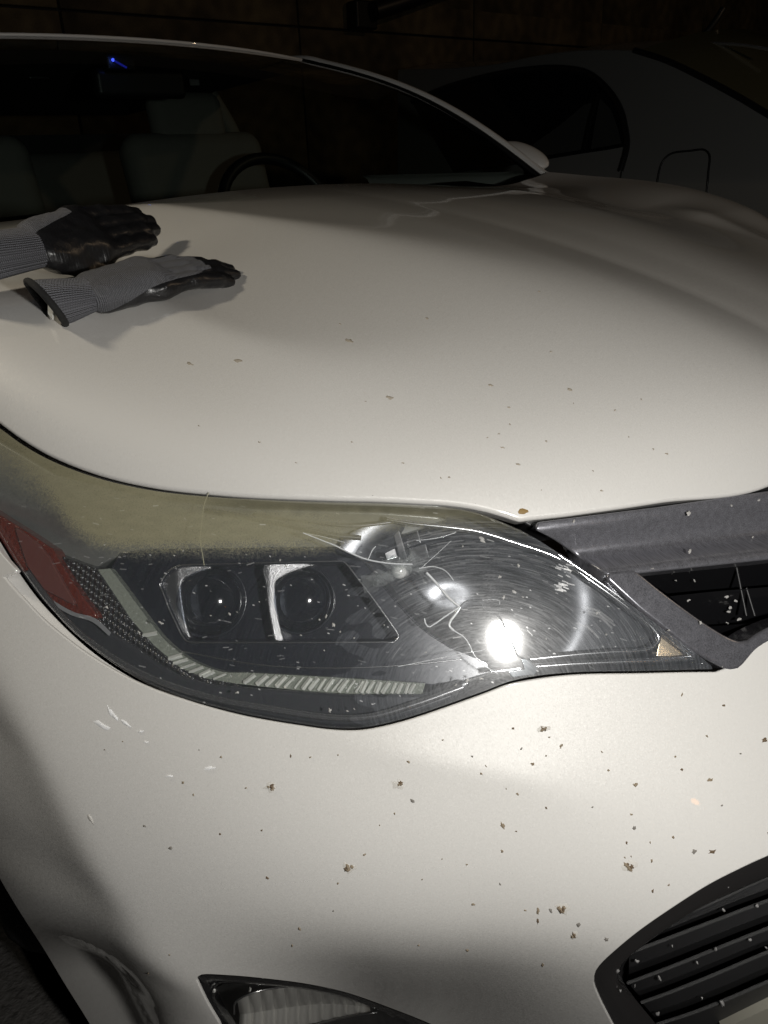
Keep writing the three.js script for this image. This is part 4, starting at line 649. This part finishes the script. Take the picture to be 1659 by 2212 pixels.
// ---------------------------------------------------------------- car parked alongside
{
  const other = thing('silver_car', 'dim silver sedan parked alongside behind the hood, fuel flap and rear window in view', 'car');
  const add = (n, g, m) => put(n, g, m, other);
  const silver = phy(lin(0.26, 0.265, 0.255), 0.40, 0.45, { clearcoat: 0.8, clearcoatRoughness: 0.06 }), dark = phy(lin(0.006, 0.007, 0.008), 0.06, 0, { clearcoat: 1, clearcoatRoughness: 0.02 });
  // flank: a plane that leans in above the waist; u = along the car, v = height
  const SX = 1.62, lean = (y) => SX + 0.05 * (1 - smooth(0.3, 0.75, y)) * 0 + 0.42 * Math.max(0, y - 0.93) ** 1.25 * 1.4;
  const onSide = (px, py, off = 0) => { const d = rayDir(px, py); let a = 0.5, b = 9; const f = (t) => EYE.x + d.x * t - lean(EYE.y + d.y * t) - off; for (let i = 0; i < 40; i++) { const m = (a + b) / 2; if (f(m) < 0) a = m; else b = m; } return EYE.clone().addScaledVector(d, b); };
  const sideMap = (off) => (px, py) => { const p = onSide(px, py, off), e = 0.004, s = (lean(p.y + e) - lean(p.y - e)) / (2 * e); return { p, n: V(-1, s, 0).normalize(), uv: [p.z, p.y] }; };
  const roofLine = flow([[860, 152], [960, 150], [1075, 140], [1150, 124], [1230, 113], [1310, 110], [1372, 112]], 30);
  const quarter = [...roofLine, ...flow([[1372, 112], [1440, 134], [1520, 172], [1600, 215], [1680, 262], [1850, 350], [2050, 470]], 30), [2050, 700], [1500, 700], [900, 640], [860, 400]];
  add('body_side', panel(quarter, 20, sideMap(0), { lip: [0.01, 0.05, 3] }), silver);
  const win = [...flow([[890, 220], [960, 190], [1060, 163], [1140, 150], [1210, 147], [1270, 158], [1310, 190], [1338, 232], [1350, 275], [1354, 314]], 40), [1310, 322], [1250, 331], [1100, 356], [980, 372]];
  add('side_window', panel(win, 14, sideMap(-0.004), { lip: [0.002, 0.002, 2] }), dark);
  add('window_frame', tube(flow([[890, 220], [960, 190], [1060, 163], [1140, 150], [1210, 147], [1270, 158], [1310, 190], [1338, 232], [1350, 275], [1354, 314], [1340, 370]], 50).map(([x, y]) => onSide(x, y, -0.006)), 0.011, 8, 60), std(lin(0.012, 0.012, 0.012), 0.3));
  add('window_divider', tube([[1292, 205], [1276, 260], [1262, 326]].map(([x, y]) => onSide(x, y, -0.008)), 0.012, 8, 20), std(lin(0.004, 0.004, 0.004), 0.4));
  add('quarter_pane', panel([[1296, 212], [1320, 238], [1334, 275], [1342, 310], [1276, 322], [1286, 262]], 10, sideMap(-0.009)), std(lin(0.035, 0.037, 0.036), 0.35));
  add('rear_door_trim', panel([[1210, 270], [1262, 226], [1286, 220], [1262, 322], [1100, 350], [1140, 320]], 10, sideMap(-0.009)), std(lin(0.035, 0.037, 0.036), 0.5));
  add('fuel_flap', tube(flow([[1418, 420], [1422, 378], [1432, 348], [1450, 332], [1490, 326], [1522, 324], [1532, 334], [1530, 375], [1526, 420]], 50).map(([x, y]) => onSide(x, y, -0.001)), 0.0035, 6, 60), std(lin(0.01, 0.01, 0.01), 0.5));
  add('door_gap', tube(flow([[1352, 314], [1346, 350], [1338, 400], [1330, 480]], 16).map(([x, y]) => onSide(x, y, -0.001)), 0.003, 6, 20), std(lin(0.006, 0.006, 0.006), 0.5));
  // rear window and roof behind the flank
  const edge = flow([[1372, 112], [1440, 134], [1520, 172], [1600, 215], [1680, 262], [1850, 350]], 24).map(([x, y]) => onSide(x, y, 0.006));
  add('rear_window', skin(edge, edge.map((p, i) => p.clone().add(V(0.95, 0.075 - 0.05 * i / 24, 0.08))), { rows: 6, bulge: V(0, 0.05, 0) }), phy(lin(0.16, 0.16, 0.10), 0.18, 0.3, { clearcoat: 1, clearcoatRoughness: 0.08 }));
  const rl = roofLine.map(([x, y]) => onSide(x, y, 0.004));
  add('roof', skin(rl, rl.map((p) => p.clone().add(V(0.95, 0.03, 0))), { rows: 6, bulge: V(0, 0.04, 0) }), silver);
  add('window_trim', tube(flow([[1372, 112], [1420, 104], [1480, 97], [1540, 94], [1600, 97], [1659, 106]], 24).map(([x, y]) => onSide(x, y, 0.25)), 0.006, 6, 30), std(lin(0.5, 0.5, 0.5), 0.3, 0.8));
  add('pillar_edge', tube(edge.map((p) => p.clone().add(V(-0.004, 0.004, 0))), 0.010, 8, 40), std(lin(0.01, 0.01, 0.01), 0.4));
  add('aerial', tube([[1506, 86], [1524, 72], [1545, 45], [1562, 18]].map(([x, y]) => onSide(x, y, 0.5)), 0.012, 6, 14), blackPlastic);
}

// ---------------------------------------------------------------- work gloves on the hood
const knit = (() => {
  const t = dataTex(256, 256, (x, y) => { const u = (x / 256 * 16) % 1, v = (y / 256 * 16 + (Math.floor(x / 256 * 16) % 2) * 0.5) % 1; const h = Math.abs(Math.sin(Math.PI * u)) * (0.45 + 0.55 * Math.abs(Math.sin(Math.PI * v))); return [h, h, h, 1]; });
  return t;
})();
const ribs = dataTex(64, 64, (x) => { const h = Math.abs(Math.sin(Math.PI * x / 8)); return [h, h, h, 1]; });
function makeGlove(label, { curl, spread, wide, thumb, coat, cuffTilt, bone, cuffLen = 0.075, cuffY = 0.034 }) {
  const glove = thing('work_glove', label, 'glove', 'work gloves lying on the hood');
  // distance to the hand: palm, four fingers and a thumb, blended; x along the hand, y up, z across
  const cap = (p, a, b, ra, rb, sy = 1) => { const ax = p[0] - a[0], ay = (p[1] - a[1]) / sy, az = p[2] - a[2], bx = b[0] - a[0], by = (b[1] - a[1]) / sy, bz = b[2] - a[2], h = clamp((ax * bx + ay * by + az * bz) / (bx * bx + by * by + bz * bz), 0, 1); return Math.hypot(ax - bx * h, ay - by * h, az - bz * h) - lerp(ra, rb, h); };
  const smin = (a, b, k) => { const h = clamp(0.5 + 0.5 * (b - a) / k, 0, 1); return lerp(b, a, h) - k * h * (1 - h); };
  const R = 90, half = 0.165, field = (p) => {
    let d = 1e3;
    for (const z of [-0.024, 0, 0.024]) d = smin(d, cap(p, [-0.035, bone, z * 0.75 * wide], [0.03, bone + 0.004, z * wide], 0.019, 0.019, 1.15), 0.016);
    let f = 1e3;
    for (let i = 0; i < 4; i++) {
      const z = (-0.033 + 0.022 * i) * wide, L = [0.90, 1.0, 0.96, 0.80][i], z1 = z * spread;
      const k = [0.030, bone + 0.004, z], m = [0.030 + 0.056 * L, bone + 0.004 - 0.25 * curl, z1], e = [0.030 + 0.100 * L, bone - 0.002 - 0.9 * curl, z1 * 0.92], t = [0.030 + 0.124 * L, bone - 0.008 - 1.5 * curl, z1 * 0.85];
      let q = smin(cap(p, k, m, 0.0138, 0.0125), cap(p, m, e, 0.0125, 0.0115), 0.004); q = smin(q, cap(p, e, t, 0.0115, 0.0095), 0.004);
      f = smin(f, q, 0.0025);
    }
    d = smin(d, f, 0.012);
    const s = Math.sign(thumb); d = smin(d, smin(cap(p, [-0.02, bone - 0.004, 0.026 * s], [0.022, bone - 0.012, 0.05 * s * Math.abs(thumb)], 0.016, 0.0125), cap(p, [0.022, bone - 0.012, 0.05 * s * Math.abs(thumb)], [0.058, bone - 0.016, 0.052 * s * Math.abs(thumb)], 0.0125, 0.0105), 0.006), 0.012);
    // wrinkles of the slack fabric
    return d + 0.0009 * n3(p[0] * 40, p[1] * 60, p[2] * 50) + 0.0009 * Math.sin(p[0] * 70 + p[2] * 150 + 3 * n3(p[0] * 12, p[1] * 12, p[2] * 12)) * smooth(-0.02, 0.01, p[0]) * smooth(0.07, 0.02, p[0]);
  };
  const mc = new MarchingCubes(R, new THREE.MeshBasicMaterial(), false, false, 400000); mc.isolation = 0; mc.reset();
  for (let k = 0; k < R; k++) for (let j = 0; j < R; j++) for (let i = 0; i < R; i++) { const p = [(i - R / 2) / (R / 2) * half, (j - R / 2) / (R / 2) * half + 0.02, (k - R / 2) / (R / 2) * half]; mc.field[k * R * R + j * R + i] = -field(p); }
  mc.update();
  const n = mc.count, pos = mc.positionArray, nor = mc.normalArray, S = { a: [[], [], []], b: [[], [], []] };
  const grad = (p) => { const e = 0.0012; return V(field([p[0] + e, p[1], p[2]]) - field([p[0] - e, p[1], p[2]]), field([p[0], p[1] + e, p[2]]) - field([p[0], p[1] - e, p[2]]), field([p[0], p[1], p[2] + e]) - field([p[0], p[1], p[2] - e])).normalize(); };
  const emit = (o, poly) => { for (let k = 1; k + 1 < poly.length; k++) for (const p of [poly[0], poly[k], poly[k + 1]]) { const g = grad(p); o[0].push(...p); o[1].push(g.x, g.y, g.z); o[2].push(p[0] * 20, (p[2] * 0.8 + p[1] * 0.8) * 20); } };
  for (let t = 0; t < n; t += 3) {                    // each triangle is cut where the rubber coating begins
    const v = [0, 1, 2].map((q) => [pos[(t + q) * 3] * half, pos[(t + q) * 3 + 1] * half + 0.02, pos[(t + q) * 3 + 2] * half]), c = v.map(coat), A = [], B = [];
    for (let q = 0; q < 3; q++) { const r = (q + 1) % 3; (c[q] > 0 ? B : A).push(v[q]); if ((c[q] > 0) !== (c[r] > 0)) { const f = c[q] / (c[q] - c[r]), m = [0, 1, 2].map((k) => lerp(v[q][k], v[r][k], f)); A.push(m); B.push(m); } }
    if (A.length > 2) emit(S.a, A); if (B.length > 2) emit(S.b, B);
  }
  const geo = (s) => { const g = new THREE.BufferGeometry(); g.setAttribute('position', new THREE.Float32BufferAttribute(s[0], 3)); g.setAttribute('normal', new THREE.Float32BufferAttribute(s[1], 3)); g.setAttribute('uv', new THREE.Float32BufferAttribute(s[2], 2)); return g; };
  const greyKnit = std(lin(0.15, 0.152, 0.165), 0.95, 0, { bumpMap: rep(knit, 1.6), bumpScale: 0.0016 });
  put('knit_back', geo(S.a), greyKnit, glove);
  put('rubber_coating', geo(S.b), phy(lin(0.010, 0.010, 0.011), 0.36, 0, { clearcoat: 0.25, clearcoatRoughness: 0.25, bumpMap: rep(grit, 0.5), bumpScale: 0.0004 }), glove);
  // cuff: an open ribbed sleeve
  const N = 64, rows = 14, sleeve = (k, a) => { const t = k / rows, x = -0.034 - cuffLen * t + cuffTilt * t * Math.sin(a) * 0.02, w = lerp(0.029, 0.032, t * t) + 0.0006 * Math.sin(a * 26), hgt = lerp(0.021, 0.033, smooth(0, 1, t)); return V(x, lerp(bone, cuffY, t) + hgt * Math.sin(a), w * Math.cos(a) * wide); };
  const sleeveGeo = (s, flip) => { const P = [], T = [], I = []; for (let k = 0; k <= rows; k++) for (let i = 0; i <= N; i++) { const a = i / N * 6.2832, p = sleeve(k, a); const c = V(p.x, lerp(bone, cuffY, k / rows), 0); p.sub(c).multiplyScalar(s).add(c); P.push(p.x, p.y, p.z); T.push(i / N * 2.6, k / rows * cuffLen * 20); } for (let k = 0; k < rows; k++) for (let i = 0; i < N; i++) { const a = k * (N + 1) + i, b = a + N + 1; flip ? I.push(a, b, a + 1, b, b + 1, a + 1) : I.push(a, a + 1, b, b, a + 1, b + 1); } const g = new THREE.BufferGeometry(); g.setAttribute('position', new THREE.Float32BufferAttribute(P, 3)); g.setAttribute('uv', new THREE.Float32BufferAttribute(T, 2)); g.setIndex(I); g.computeVertexNormals(); return g; };
  put('knit_cuff', sleeveGeo(1, true), std(lin(0.16, 0.163, 0.18), 0.95, 0, { bumpMap: rep(knit, 1.5, 1.1), bumpScale: 0.0022 }), glove);
  put('cuff_lining', sleeveGeo(0.93, false), std(lin(0.012, 0.012, 0.012), 0.95), glove);
  put('cuff_hem', tube([...Array(40)].map((_, i) => { const p = sleeve(rows, i / 40 * 6.2832); return p; }), 0.0042, 10, 120, true), std(lin(0.010, 0.010, 0.010), 0.9, 0, { bumpMap: ribs, bumpScale: 0.0006 }), glove);
  return glove;
}
// lay a glove on the hood: wrist end and finger end given where they touch it
function layGlove(glove, from, to, roll, lift, size = 1) {
  const a = hitHood(...from), b = hitHood(...to), mid = a.clone().lerp(b, 0.5), x = b.clone().sub(a).normalize(), n = hoodN(mid.x, mid.z), z = x.clone().cross(n).normalize(), y = z.clone().cross(x);
  glove.matrix.makeBasis(x, y, z); glove.quaternion.setFromRotationMatrix(glove.matrix).multiply(new THREE.Quaternion().setFromAxisAngle(V(1, 0, 0), roll));
  glove.position.copy(mid).addScaledVector(n, lift); glove.scale.set(size, size * 0.80, size);
}
{
  const front = makeGlove('grey knit work glove in front, cuff open, black coating along its lower side', { curl: 0.006, spread: 0.9, wide: 0.95, thumb: -1.1, bone: 0.036, cuffTilt: -0.6, cuffLen: 0.062, cuffY: 0.036, coat: ([x, y, z]) => Math.max(lerp(0.010, 0.037, smooth(-0.05, 0.035, x)) + 0.38 * z - y, x - 0.112, Math.min(x - 0.03, -0.030 - z)) });
  layGlove(front, [52, 702], [462, 606], 0.0, -0.008, 0.80);
  put('care_label', new RoundedBoxGeometry(0.0012, 0.026, 0.012, 2, 0.0005).rotateX(0.3).translate(-0.098, 0.034, 0.014), std(lin(0.75, 0.76, 0.74), 0.7), front);
  const back = makeGlove('grey knit work glove behind, black rubber palm and fingers turned up', { curl: -0.004, spread: 0.85, wide: 0.92, thumb: 1.15, bone: 0.038, cuffTilt: 0.4, cuffLen: 0.13, cuffY: 0.036, coat: ([x, y, z]) => Math.max(z + 0.010 + 0.25 * (x + 0.03), x - 0.02) });
  layGlove(back, [-70, 630], [290, 548], 0.75, 0.012, 0.84);
}

scene.traverse((o) => { if (o.isMesh) { o.castShadow = true; o.receiveShadow = true; } });
renderer.render(scene, camera);
